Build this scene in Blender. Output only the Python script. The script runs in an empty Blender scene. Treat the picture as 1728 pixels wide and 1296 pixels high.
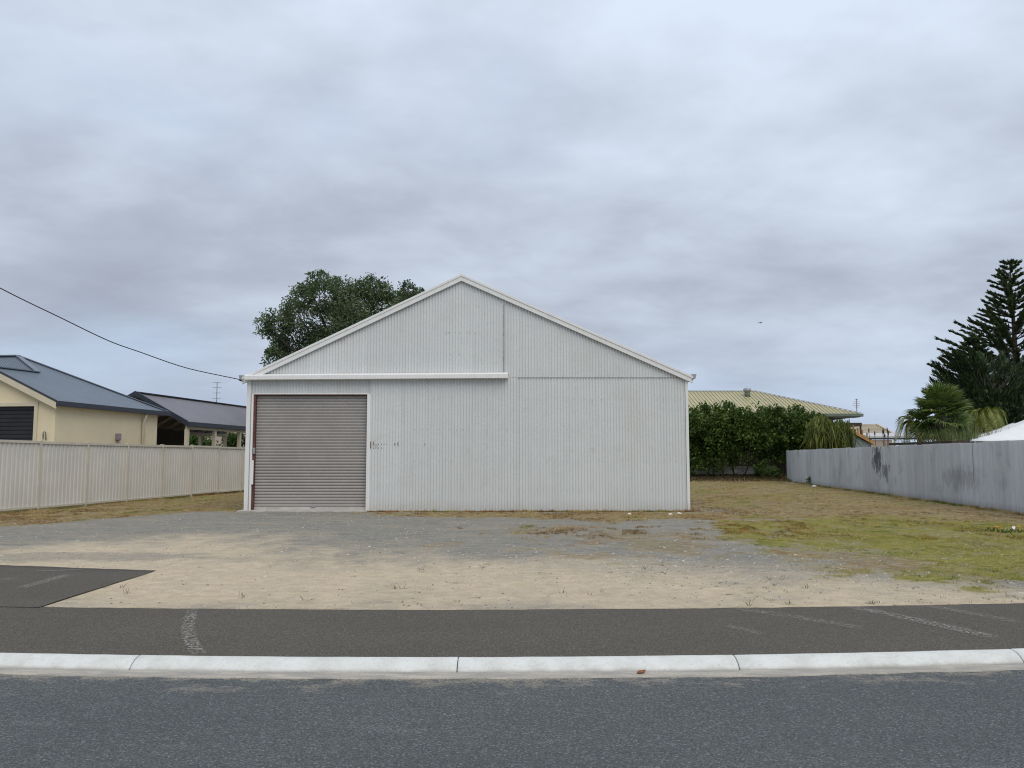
import bpy, math, random
import numpy as np
from mathutils import Vector, Matrix

S = bpy.context.scene
C = S.collection
R = math.radians

random.seed(7)

# ------------------------------------------------------------------ camera
CAM_Z, FPX, PITCH = 1.36, 1400.0, 5.10
cd = bpy.data.cameras.new('camera'); cam = bpy.data.objects.new('camera', cd); C.objects.link(cam)
cam.location = (0, 0, CAM_Z); cam.rotation_euler = (R(90 + PITCH), 0, 0)
cd.sensor_width = 36.0; cd.lens = 36.0 * FPX / 1728; cd.clip_end = 4000; cd.clip_start = .05
S.camera = cam

# ------------------------------------------------------------------ light
SUN_EL, SUN_AZ = 52, 156          # azimuth measured clockwise from +Y: behind the camera, a little to the right
sd = bpy.data.lights.new('sun', 'SUN'); sun = bpy.data.objects.new('sun', sd); C.objects.link(sun)
sd.energy = 1.25; sd.angle = R(50); sd.color = (1, .92, .79)
sv = Vector((math.sin(R(SUN_AZ)) * math.cos(R(SUN_EL)), math.cos(R(SUN_AZ)) * math.cos(R(SUN_EL)), math.sin(R(SUN_EL))))
sun.rotation_euler = sv.to_track_quat('Z', 'Y').to_euler()

S.view_settings.view_transform = 'Standard'; S.view_settings.look = 'None'
S.view_settings.exposure = 0.43; S.view_settings.gamma = 1.0; S.view_settings.use_curve_mapping = False
S.cycles.max_bounces = 6; S.cycles.transparent_max_bounces = 12
S.cycles.use_denoising = True; S.cycles.use_adaptive_sampling = False; S.cycles.filter_width = 1.1


# ------------------------------------------------------------------ node helper
class NT:
    def __init__(s, tree):
        s.t = tree; s.n = tree.nodes; s.l = tree.links; s.n.clear()
    def node(s, typ, ins=None, **kw):
        n = s.n.new(typ)
        for k, v in kw.items(): setattr(n, k, v)
        for k, v in (ins or {}).items(): s.put(n.inputs[k], v)
        return n
    def put(s, sock, v):
        if isinstance(v, bpy.types.NodeSocket): s.l.new(v, sock)
        elif isinstance(v, (tuple, list)) and sock.type == 'RGBA' and len(v) == 3: sock.default_value = (*v, 1)
        else: sock.default_value = v
    def math(s, op, a, b=0.0, c=None, clamp=False):
        n = s.node('ShaderNodeMath', operation=op, use_clamp=clamp); s.put(n.inputs[0], a); s.put(n.inputs[1], b)
        if c is not None: s.put(n.inputs[2], c)
        return n.outputs[0]
    def pos(s): return s.node('ShaderNodeNewGeometry').outputs['Position']
    def obj(s): return s.node('ShaderNodeTexCoord').outputs['Object']
    def rnd(s): return s.node('ShaderNodeObjectInfo').outputs['Random']
    def scale(s, v, sc):
        n = s.node('ShaderNodeVectorMath', operation='MULTIPLY'); s.put(n.inputs[0], v); n.inputs[1].default_value = sc
        return n.outputs[0]
    def noise(s, vec, scale, detail=4, rough=.55, dist=0.0):
        n = s.node('ShaderNodeTexNoise', {'Vector': vec, 'Scale': scale, 'Detail': detail, 'Roughness': rough, 'Distortion': dist})
        return n.outputs['Fac']
    def voro(s, vec, scale, feature='F1', out='Distance'):
        n = s.node('ShaderNodeTexVoronoi', {'Vector': vec, 'Scale': scale}, feature=feature); return n.outputs[out]
    def ramp(s, fac, stops, interp='LINEAR'):
        n = s.node('ShaderNodeValToRGB', {'Fac': fac}); e = n.color_ramp.elements; n.color_ramp.interpolation = interp
        while len(e) < len(stops): e.new(.5)
        for i, (p, c) in enumerate(stops):
            e[i].position = p; e[i].color = (c, c, c, 1) if isinstance(c, (int, float)) else (*c, 1)
        return n.outputs['Color']
    def step(s, v, a, b, lo=0.0, hi=1.0):
        n = s.node('ShaderNodeMapRange', {'Value': v, 'From Min': a, 'From Max': b, 'To Min': lo, 'To Max': hi},
                   interpolation_type='SMOOTHSTEP', clamp=True); return n.outputs[0]
    def mix(s, f, a, b, mode='MIX'):
        n = s.node('ShaderNodeMix', data_type='RGBA', blend_type=mode)
        s.put(n.inputs[0], f); s.put(n.inputs[6], a); s.put(n.inputs[7], b); return n.outputs[2]
    def attr(s, name, out='Fac'): return s.node('ShaderNodeAttribute', attribute_name=name).outputs[out]
    def sep(s, v): return s.node('ShaderNodeSeparateXYZ', {'Vector': v}).outputs
    def bump(s, h, dist=.01, strength=1.0):
        return s.node('ShaderNodeBump', {'Height': h, 'Distance': dist, 'Strength': strength}).outputs[0]
    def bsdf(s, col, rough=.6, metal=0.0, normal=None, spec=.5, out=True):
        n = s.node('ShaderNodeBsdfPrincipled'); s.put(n.inputs['Base Color'], col); s.put(n.inputs['Roughness'], rough)
        s.put(n.inputs['Metallic'], metal); s.put(n.inputs['Specular IOR Level'], spec)
        if normal is not None: s.put(n.inputs['Normal'], normal)
        if out: s.done(n.outputs[0])
        return n.outputs[0]
    def done(s, sh): s.l.new(sh, s.node('ShaderNodeOutputMaterial').inputs['Surface'])


def material(name):
    m = bpy.data.materials.new(name); m.use_nodes = True
    return m, NT(m.node_tree)


# ------------------------------------------------------------------ world: clear-sky blue behind a broken cloud deck
W = bpy.data.worlds.new('World'); S.world = W; W.use_nodes = True
w = NT(W.node_tree)
sky = w.node('ShaderNodeTexSky', sky_type='NISHITA', sun_disc=False, sun_elevation=R(SUN_EL), sun_rotation=R(SUN_AZ), altitude=0,
             air_density=1.0, dust_density=1.0, ozone_density=1.5).outputs[0]
d = w.node('ShaderNodeTexCoord').outputs['Generated']
CLOUD_X, CLOUD_Y, CLOUD_Z = -9.237, -17.005, 16.614        # which stretch of the cloud deck drifts over
dx, dy, dz = w.sep(d)
up = w.math('MAXIMUM', dz, 0.0)
den = w.math('ADD', up, .24)
p = w.node('ShaderNodeCombineXYZ', {'X': w.math('ADD', w.math('DIVIDE', dx, den), CLOUD_X), 'Y': w.math('ADD', w.math('DIVIDE', dy, den), CLOUD_Y), 'Z': CLOUD_Z}).outputs[0]
n1 = w.noise(w.scale(p, (.85, 1, 1)), 1.55, 6, .50, .15)
n2 = w.noise(p, .50, 3, .5, 0)
n3 = w.noise(w.scale(p, (.85, 1.1, 1)), 4.4, 6, .55, .25)
cl = w.math('ADD', w.math('ADD', w.math('MULTIPLY', n1, .52), w.math('MULTIPLY', n2, .30)), w.math('MULTIPLY_ADD', n3, .17, w.math('MULTIPLY', w.noise(w.scale(p, (.9, 1, 1)), 10.0, 4, .6, .3), .05)))
grey = w.ramp(cl, [(.37, (3.15, 3.5, 4.25)), (.46, (3.65, 4.08, 4.9)), (.54, (4.45, 5.0, 5.9)), (.63, (5.3, 6.0, 7.0))])
elev = w.math('MULTIPLY_ADD', w.math('POWER', up, .8), .38, .81)
cloud = w.mix(1.0, grey, w.node('ShaderNodeCombineXYZ', {'X': elev, 'Y': elev, 'Z': elev}).outputs[0], 'MULTIPLY')
horizon = w.step(up, 0.0, .20, 1, 0)
cloud = w.mix(w.math('MULTIPLY', horizon, .6), cloud, (3.9, 4.75, 6.2))
blue = w.mix(.6, sky, (4.0, 5.1, 7.2))
gap = w.step(w.noise(w.scale(p, (.9, 1, 1)), 1.05, 5, .5, .2), .50, .74)
col = w.mix(w.math('MULTIPLY', gap, .4), cloud, blue)
bg = w.node('ShaderNodeBackground', {'Color': col, 'Strength': .1})
w.l.new(bg.outputs[0], w.node('ShaderNodeOutputWorld').inputs['Surface'])


# ------------------------------------------------------------------ geometry helpers
cp, sp = math.cos(R(PITCH)), math.sin(R(PITCH))
def at(px, py, Y):
    """world point seen at a pixel of the 1728x1296 photograph, at distance Y"""
    u, v = (px - 864) / FPX, (648 - py) / FPX
    k = Y / (cp - v * sp)
    return Vector((u * k, Y, CAM_Z + k * (v * cp + sp)))
def gnd(px, py, z=0.0):
    u, v = (px - 864) / FPX, (648 - py) / FPX
    k = (z - CAM_Z) / (v * cp + sp)
    return Vector((u * k, k * (cp - v * sp), z))

def tag(o, label=None, cat=None, group=None, kind=None):
    for k, v in (('label', label), ('category', cat), ('group', group), ('kind', kind)):
        if v: o[k] = v
    return o
def empty(name, loc, rz=0.0, **kw):
    o = bpy.data.objects.new(name, None); C.objects.link(o); o.location = loc; o.rotation_euler = (0, 0, rz)
    o.empty_display_size = .2
    return tag(o, **kw)
def link(name, me, parent=None, loc=(0, 0, 0), rot=(0, 0, 0), scale=None):
    o = bpy.data.objects.new(name, me); C.objects.link(o); o.parent = parent; o.location = loc; o.rotation_euler = rot
    if scale: o.scale = scale
    return o
def np_mesh(name, V, F, m, smooth=False, attrs=None, colors=None):
    V = np.asarray(V, np.float32); F = np.asarray(F, np.int32); k = F.shape[1]
    me = bpy.data.meshes.new(name)
    me.vertices.add(len(V)); me.vertices.foreach_set('co', V.ravel())
    me.loops.add(F.size); me.loops.foreach_set('vertex_index', F.ravel())
    me.polygons.add(len(F)); me.polygons.foreach_set('loop_start', np.arange(0, F.size, k, dtype=np.int32))
    me.polygons.foreach_set('use_smooth', np.full(len(F), smooth, bool))
    for an, av in (attrs or {}).items():
        a = me.attributes.new(an, 'FLOAT', 'POINT'); a.data.foreach_set('value', np.asarray(av, np.float32))
    for an, av in (colors or {}).items():
        a = me.attributes.new(an, 'FLOAT_COLOR', 'POINT'); a.data.foreach_set('color', np.asarray(av, np.float32).ravel())
    me.update(calc_edges=True); me.validate()
    if m: me.materials.append(m)
    return me

class MB:
    def __init__(s): s.v = []; s.f = []
    def add(s, V, F):
        b = len(s.v); s.v += [tuple(x) for x in V]; s.f += [tuple(i + b for i in f) for f in F]; return s
    def box(s, c, d, M=None):
        x, y, z = d[0] / 2, d[1] / 2, d[2] / 2
        V = [Vector((sx * x, sy * y, sz * z)) for sz in (-1, 1) for sy in (-1, 1) for sx in (-1, 1)]
        if M is not None: V = [M @ q for q in V]
        V = [q + Vector(c) for q in V]
        return s.add(V, [(0, 2, 3, 1), (4, 5, 7, 6), (0, 1, 5, 4), (2, 6, 7, 3), (0, 4, 6, 2), (1, 3, 7, 5)])
    def ext(s, P, d):
        """closed prism: polygon P (3d points) extruded by vector d"""
        n = len(P); d = Vector(d); P = [Vector(q) for q in P]
        nrm = sum(((P[i] - P[0]).cross(P[(i + 1) % n] - P[0]) for i in range(1, n)), Vector())
        if nrm.dot(d) < 0: P = P[::-1]
        return s.add(P + [q + d for q in P],
                     [tuple(range(n))[::-1], tuple(range(n, 2 * n))] + [(i, (i + 1) % n, (i + 1) % n + n, i + n) for i in range(n)])
    def beam(s, a, b, wd, ht, upv=(0, 0, 1)):
        a, b = Vector(a), Vector(b); t = (b - a).normalized(); r = t.cross(Vector(upv)).normalized(); q = r.cross(t)
        P = [a + r * wd / 2 + q * ht / 2, a - r * wd / 2 + q * ht / 2, a - r * wd / 2 - q * ht / 2, a + r * wd / 2 - q * ht / 2]
        return s.ext(P, b - a)
    def tube(s, pts, rad, n=8):
        pts = [Vector(q) for q in pts]; rad = rad if isinstance(rad, (list, tuple)) else [rad] * len(pts)
        b = len(s.v)
        for i, q in enumerate(pts):
            t = (pts[min(i + 1, len(pts) - 1)] - pts[max(i - 1, 0)]).normalized()
            r = t.cross(Vector((0, 0, 1)) if abs(t.z) < .95 else Vector((1, 0, 0))).normalized(); u = r.cross(t)
            for j in range(n):
                a = 2 * math.pi * j / n; s.v.append(tuple(q + (r * math.cos(a) + u * math.sin(a)) * rad[i]))
        for i in range(len(pts) - 1):
            for j in range(n):
                k = (j + 1) % n; s.f.append((b + i * n + j, b + (i + 1) * n + j, b + (i + 1) * n + k, b + i * n + k))
        s.f.append(tuple(b + j for j in range(n))); s.f.append(tuple(b + (len(pts) - 1) * n + j for j in reversed(range(n))))
        return s
    def lathe(s, prof, c=(0, 0, 0), n=14):
        b = len(s.v)
        for r, z in prof:
            for j in range(n):
                a = 2 * math.pi * j / n; s.v.append((c[0] + r * math.cos(a), c[1] + r * math.sin(a), c[2] + z))
        for i in range(len(prof) - 1):
            for j in range(n):
                k = (j + 1) % n; s.f.append((b + i * n + j, b + i * n + k, b + (i + 1) * n + k, b + (i + 1) * n + j))
        s.f.append(tuple(b + j for j in reversed(range(n)))); s.f.append(tuple(b + (len(prof) - 1) * n + j for j in range(n)))
        return s
    def mesh(s, name, m, smooth=False, bevel=0):
        me = bpy.data.meshes.new(name); me.from_pydata(s.v, [], s.f); me.update()
        if smooth: me.polygons.foreach_set('use_smooth', [True] * len(me.polygons))
        me.materials.append(m); return me
    def build(s, name, m, parent=None, smooth=False, bevel=0, loc=(0, 0, 0), rot=(0, 0, 0)):
        o = link(name, s.mesh(name, m, smooth), parent, loc, rot)
        if bevel:
            b = o.modifiers.new('edge', 'BEVEL'); b.width = bevel; b.segments = 2; b.limit_method = 'ANGLE'
        return o

def corr(width, pitch, amp, z0, top, seg=8, x0=0.0, phase=0.0):
    """corrugated sheet standing in the XZ plane, faces -Y; top is a number or a function of x"""
    n = max(2, int(round(width / pitch * seg)))
    x = np.linspace(0, width, n + 1) + x0
    y = -amp * np.cos(2 * np.pi * x / pitch + phase)
    zt = np.array([top(q) for q in x]) if callable(top) else np.full(n + 1, float(top))
    z0 = np.array([z0(q) for q in x]) if callable(z0) else np.full(n + 1, float(z0))
    zt = np.maximum(zt, z0 + .001)
    V = np.vstack([np.c_[x, y, z0], np.c_[x, y, zt]])
    i = np.arange(n)
    return V, np.c_[i, i + 1, i + n + 2, i + n + 1]

def vnoise(x, y, seed=0):
    xi, yi = np.floor(x).astype(np.int64), np.floor(y).astype(np.int64); fx, fy = x - xi, y - yi
    fx = fx * fx * (3 - 2 * fx); fy = fy * fy * (3 - 2 * fy)
    def h(a, b):
        k = (a * 374761393 + b * 668265263 + seed * 974711) & 0x7fffffff
        k = ((k ^ (k >> 13)) * 1274126177) & 0x7fffffff
        return ((k ^ (k >> 16)) & 0xffff) / 65535.0
    return (h(xi, yi) * (1 - fx) + h(xi + 1, yi) * fx) * (1 - fy) + (h(xi, yi + 1) * (1 - fx) + h(xi + 1, yi + 1) * fx) * fy
def fbm(x, y, seed=0, o=4):
    t = 0; a = .5; n = 0
    for i in range(o):
        t = t + a * vnoise(x, y, seed + i * 17); n += a; x = x * 2.03 + 11.3; y = y * 2.03 + 5.1; a *= .5
    return t / n
def sstep(v, a, b):
    t = np.clip((v - a) / (b - a), 0, 1); return t * t * (3 - 2 * t)
def sdist(X, Y, poly):
    """signed distance to a polygon, positive inside"""
    P = np.array([(q[0], q[1]) for q in poly]); d2 = np.full(X.shape, 1e9); ins = np.zeros(X.shape, bool)
    for i in range(len(P)):
        (ax, ay), (bx, by) = P[i], P[(i + 1) % len(P)]
        ex, ey = bx - ax, by - ay
        t = np.clip(((X - ax) * ex + (Y - ay) * ey) / (ex * ex + ey * ey + 1e-12), 0, 1)
        d2 = np.minimum(d2, (X - ax - t * ex) ** 2 + (Y - ay - t * ey) ** 2)
        c = ((ay > Y) != (by > Y)) & (X < (bx - ax) * (Y - ay) / (by - ay + 1e-12) + ax); ins ^= c
    return np.sqrt(d2) * np.where(ins, 1, -1)


# ------------------------------------------------------------------ materials
def flat(name, col, rough=.6, metal=0., var=.12, nscale=3.0, bump=0.0, bscale=60., spec=.4):
    m, t = material(name); P = t.pos()
    n = t.noise(P, nscale, 5, .6)
    c = t.mix(t.step(n, .3, .7), tuple(x * (1 - var) for x in col), tuple(min(1, x * (1 + var)) for x in col))
    nm = t.bump(t.noise(P, bscale, 3, .6), bump) if bump else None
    t.bsdf(c, t.step(n, .2, .8, rough * .85, min(1, rough * 1.15)), metal, nm, spec)
    return m

def white_sheet(name, base=(.625, .645, .645), dirt=.5, stain=1.0):
    m, t = material(name); P = t.pos(); r = t.rnd()
    streak = t.noise(t.scale(P, (13, 13, .35)), 1, 5, .65)
    blot = t.noise(t.scale(P, (1, 1, 1.1)), .8, 5, .6, .3)
    c = t.mix(t.step(streak, .45, .78), base, tuple(x * k for x, k in zip(base, (.90, .90, .885))))
    c = t.mix(t.math('MULTIPLY', t.step(blot, .52, .72), .45 * dirt), c, (.56, .53, .46))
    # rusty weeping along the rows of fixings
    x, y, z = t.sep(P)
    row = t.noise(t.scale(P, (7, 7, .8)), 1, 4, .7)
    band = t.math('PINGPONG', t.math('ADD', z, .31), .47)
    row = t.math('MULTIPLY', t.step(row, .57, .72), t.step(band, .0, .16, 1, 0))
    c = t.mix(t.math('MULTIPLY', row, .36 * stain), c, (.50, .41, .28))
    low = t.math('MULTIPLY', t.step(z, .0, .35, 1, 0), t.noise(t.scale(P, (5, 5, 3)), 1, 4, .6))
    c = t.mix(t.math('MULTIPLY', low, .55), c, (.42, .37, .29))
    v = t.math('MULTIPLY_ADD', r, .07, .955)
    c = t.mix(1.0, c, t.node('ShaderNodeCombineXYZ', {'X': v, 'Y': v, 'Z': v}).outputs[0], 'MULTIPLY')
    t.bsdf(c, .55, 0, t.bump(t.noise(P, 2.2, 3, .5), .02, .6), .3)
    return m
M = {}
M['sheet'] = white_sheet('white_painted_iron')
M['flash'] = white_sheet('white_flashing', (.76, .76, .75), .35, .6)
M['red'] = flat('red_oxide_steel', (.115, .045, .036), .7, var=.3, nscale=9)
M['shutter'] = flat('taupe_shutter', (.325, .305, .288), .5, var=.07, nscale=1.3)
M['shutter_rail'] = flat('pale_shutter_rail', (.46, .44, .41), .6, var=.15)
M['galv'] = flat('dull_galvanised', (.33, .33, .34), .5, .5, .25, 8)
M['rust'] = flat('rust_slit', (.05, .03, .024), .9, var=.5, nscale=30)
M['concrete'] = flat('concrete', (.42, .40, .37), .9, var=.2, nscale=4, bump=.004)
M['cream_steel'] = flat('cream_fence_steel', (.62, .60, .55), .5, var=.05, nscale=1.2)
M['cream_post'] = flat('taupe_fence_post', (.56, .52, .44), .5, var=.06)
M['cream_wall'] = flat('cream_wall', (.70, .61, .42), .8, var=.06, nscale=.8, bump=.002, bscale=30)
M['cream_trim'] = flat('cream_trim', (.60, .54, .41), .6, var=.05)
M['navy'] = flat('dark_slate_gutter', (.035, .041, .056), .4, var=.1)
M['dark_shutter'] = flat('charcoal_shutter', (.022, .025, .031), .45, var=.1)
M['mauve'] = flat('mauve_plastic', (.28, .22, .25), .5)
M['black'] = flat('black_rubber', (.012, .012, .013), .6)
M['darkwood'] = flat('dark_timber', (.055, .040, .030), .8, var=.3, nscale=6)
M['orange_wood'] = flat('orange_timber', (.36, .20, .07), .7, var=.2, nscale=6)
M['greygreen'] = flat('greygreen_gutter', (.13, .165, .13), .5, var=.08)
M['olive_wall'] = flat('olive_wall', (.18, .165, .125), .8, var=.1)
M['bluewall'] = flat('bluegrey_wall', (.20, .235, .26), .8, var=.08)
M['canvas'] = flat('white_canvas', (.72, .73, .73), .7, var=.03)
M['whiteboard'] = flat('chalky_white_iron', (.70, .70, .67), .7, var=.2, nscale=2)
M['bark'] = flat('grey_bark', (.085, .068, .052), .9, var=.4, nscale=7, bump=.02, bscale=20)
M['pinkwall'] = flat('pale_pink_wall', (.44, .37, .31), .8, var=.06)
M['palewhite'] = flat('pale_limestone', (.66, .63, .57), .9, var=.15, nscale=20)
M['plastic'] = flat('white_plastic', (.75, .77, .78), .4, var=.05)
M['brownleaf'] = flat('dry_brown_leaf', (.22, .085, .030), .7, var=.4, nscale=60)
M['petal'] = flat('orange_petal', (.75, .32, .02), .6, var=.2, nscale=40)
M['plank'] = flat('weathered_plank', (.40, .35, .28), .9, var=.3, nscale=14)
M['bird'] = flat('dark_feather', (.03, .03, .032), .7)

def roof_mat(name, col, pitch_dir=None):
    m, t = material(name); P = t.obj()
    n = t.noise(P, .7, 5, .6)
    c = t.mix(t.step(n, .3, .7), tuple(x * .93 for x in col), tuple(x * 1.07 for x in col))
    nm = None
    if pitch_dir is not None:
        ax = t.sep(P)[pitch_dir[0]]
        wv = t.math('SINE', t.math('MULTIPLY', ax, 2 * math.pi / pitch_dir[1]))
        nm = t.bump(wv, .012, .7)
    t.bsdf(c, .42, 0, nm, .5)
    return m
M['slate_roof'] = roof_mat('blue_grey_roof_steel', (.125, .155, .195), (1, .095))
M['slate_roof_x'] = roof_mat('blue_grey_roof_steel_front', (.125, .155, .195), (0, .095))
M['mauve_roof'] = roof_mat('mauve_grey_roof_steel', (.155, .147, .165), (1, .2))
M['olive_roof'] = roof_mat('olive_yellow_roof_steel', (.40, .36, .20))
M['tan_roof'] = roof_mat('tan_tiles', (.42, .36, .27))
M['tan_cap'] = roof_mat('pale_tile_cap', (.50, .44, .35))
M['pale_roof'] = roof_mat('pale_roof', (.50, .49, .47))

def foliage(name, stops, rough=.55, trans=.25):
    m, t = material(name)
    c = t.ramp(t.attr('tint'), stops)
    P = t.pos(); c = t.mix(t.step(t.noise(P, .9, 3), .35, .7, 0, .35), c, tuple(x * .8 for x in stops[0][1]))
    a = t.bsdf(c, rough, 0, None, .25, out=False)
    b = t.node('ShaderNodeBsdfTranslucent', {'Color': t.mix(.5, c, (.10, .16, .02))}).outputs[0]
    t.done(t.node('ShaderNodeMixShader', {0: trans, 1: a, 2: b}).outputs[0])
    return m
M['tree_leaf'] = foliage('broadleaf_leaf', [(0, (.036, .060, .028)), (.45, (.085, .128, .055)), (.75, (.17, .215, .115)), (1, (.30, .33, .23))], .42)
M['hedge_leaf'] = foliage('hedge_leaf', [(0, (.022, .044, .010)), (.5, (.074, .130, .024)), (1, (.21, .29, .07))])
M['bush_leaf'] = foliage('bush_leaf', [(0, (.02, .05, .012)), (.6, (.06, .12, .025)), (1, (.15, .22, .05))])
M['pine_leaf'] = foliage('pine_leaf', [(0, (.045, .068, .035)), (.6, (.095, .130, .064)), (1, (.18, .21, .12))], trans=.2)
M['cypress_leaf'] = foliage('cypress_leaf', [(0, (.018, .034, .016)), (.6, (.040, .068, .028)), (1, (.09, .13, .05))], trans=.1)
M['palm_leaf'] = foliage('fan_palm_leaf', [(0, (.035, .062, .018)), (.5, (.085, .14, .032)), (.85, (.16, .22, .055)), (1, (.30, .29, .10))], .45)
M['frond'] = foliage('feather_palm_leaf', [(0, (.07, .10, .02)), (.6, (.21, .24, .05)), (1, (.40, .36, .10))], .45)
M['weep'] = foliage('weeping_leaf', [(0, (.045, .075, .02)), (.6, (.14, .17, .035)), (1, (.34, .30, .07))])
M['reed'] = foliage('tall_grass_leaf', [(0, (.05, .075, .025)), (.6, (.14, .16, .06)), (1, (.34, .31, .16))])
M['dry_grass'] = foliage('dry_grass_blade', [(0, (.11, .055, .02)), (.25, (.38, .20, .055)), (.5, (.62, .49, .26)), (.72, (.38, .31, .075)), (1, (.10, .165, .03))], .8, .2)
M['green_grass'] = foliage('green_grass_blade', [(0, (.17, .13, .035)), (.25, (.32, .29, .05)), (.5, (.47, .40, .11)), (.72, (.27, .29, .045)), (1, (.10, .19, .03))], .7, .25)
M['weed'] = foliage('wiry_weed', [(0, (.075, .058, .036)), (.6, (.14, .115, .07)), (1, (.15, .17, .07))], .8, .1)

# asphalts
def asphalt(name, dark, light, grain, dusty=False, patch=.5):
    m, t = material(name); P = t.pos()
    big = t.noise(t.scale(P, (.5, 1.3, 1)), 1.1, 6, .6, .4)
    fine = t.noise(P, 85, 3, .7)
    c = t.mix(t.step(big, .3, .7), dark, light)
    c = t.mix(t.step(fine, .35, .72, 0, .55), tuple(x * .62 for x in dark), c)
    cell = t.node('ShaderNodeTexVoronoi', {'Vector': P, 'Scale': grain})
    cv = t.sep(cell.outputs['Color'])[0]
    c = t.mix(1.0, c, t.ramp(cv, [(0, .62), (.5, .92), (.8, 1.12), (.93, 1.5), (1, 2.1)]), 'MULTIPLY')
    pale = t.math('MULTIPLY', t.step(t.noise(t.scale(P, (.7, 2.2, 1)), 1.6, 7, .65, .5), .57, .74), t.step(fine, .42, .6))
    c = t.mix(t.math('MULTIPLY', pale, patch), c, tuple(x * 2.0 for x in light))
    if dusty:
        k = t.attr('kerb')                       # metres from the gutter edge
        nz = t.noise(t.scale(P, (1.0, 1.5, 1)), 2.2, 8, .74, .3)
        reach = t.math('MULTIPLY_ADD', t.step(nz, .40, .75), .85, .03)
        dd = t.math('DIVIDE', k, reach)
        du = t.math('MULTIPLY', t.step(dd, .0, 1.0, 1, 0), t.step(t.noise(P, 60, 4, .75), .38, .62, .1, 1))
        c = t.mix(t.math('MULTIPLY', du, .85), c, (.36, .31, .245))
    h = t.math('ADD', t.math('MULTIPLY', cell.outputs['Distance'], -.6), t.math('MULTIPLY', fine, .8))
    t.bsdf(c, .88, 0, t.bump(h, .006, .8), .3)
    return m
M['road'] = asphalt('grey_blue_asphalt', (.122, .133, .135), (.172, .184, .182), 118.0, True, .3)
M['path'] = asphalt('brown_black_asphalt', (.132, .117, .095), (.180, .160, .130), 160.0, False, .14)

def kerb_mat():
    m, t = material('white_concrete_kerb'); P = t.pos(); k = t.attr('face')
    n = t.noise(P, 5, 6, .65); f = t.noise(P, 60, 3, .6)
    c = t.mix(t.step(n, .35, .75), (.66, .67, .645), (.545, .545, .51))
    c = t.mix(t.step(t.noise(t.scale(P, (2, 7, 2)), 2.4, 6, .7), .56, .70, 0, .3), c, (.42, .40, .36))
    c = t.mix(t.step(t.noise(P, 22, 5, .7), .55, .70, 0, .28), c, (.44, .43, .40))
    c = t.mix(t.math('MULTIPLY', t.step(t.math('ADD', k, t.math('MULTIPLY', n, .22)), .80, .98), .8), c, (.36, .345, .31))
    c = t.mix(t.step(f, .58, .72, 0, .5), c, (.38, .37, .345))
    t.bsdf(c, .85, 0, t.bump(t.math('ADD', f, t.math('MULTIPLY', n, 2.0)), .004, .8), .3)
    return m
M['kerb'] = kerb_mat()
def gutter_mat():
    m, t = material('dirty_gutter_concrete'); P = t.pos()
    n = t.noise(t.scale(P, (1.2, 6, 1)), 2.4, 7, .7, .4); f = t.noise(P, 70, 3, .65)
    c = t.mix(t.step(n, .35, .7), (.30, .285, .26), (.47, .43, .365))
    c = t.mix(t.step(f, .58, .70, 0, .6), c, (.13, .125, .12))
    t.bsdf(c, .9, 0, t.bump(f, .006, .8), .3); return m
M['gutter'] = gutter_mat()

def chalk(name, alpha=.7):
    m, t = material(name); P = t.pos()
    e = t.attr('edge')
    g = t.noise(P, 42, 4, .75)
    a = t.math('MULTIPLY', t.math('MULTIPLY', t.step(g, .48, .60), e), alpha)
    s1 = t.bsdf((.50, .49, .46), .9, 0, None, .2, out=False)
    s2 = t.node('ShaderNodeBsdfTransparent').outputs[0]
    t.done(t.node('ShaderNodeMixShader', {0: a, 1: s2, 2: s1}).outputs[0]); return m
M['chalk'] = chalk('chalky_scuff', .55)
M['chalk2'] = chalk('faint_scuff', .32)

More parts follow.
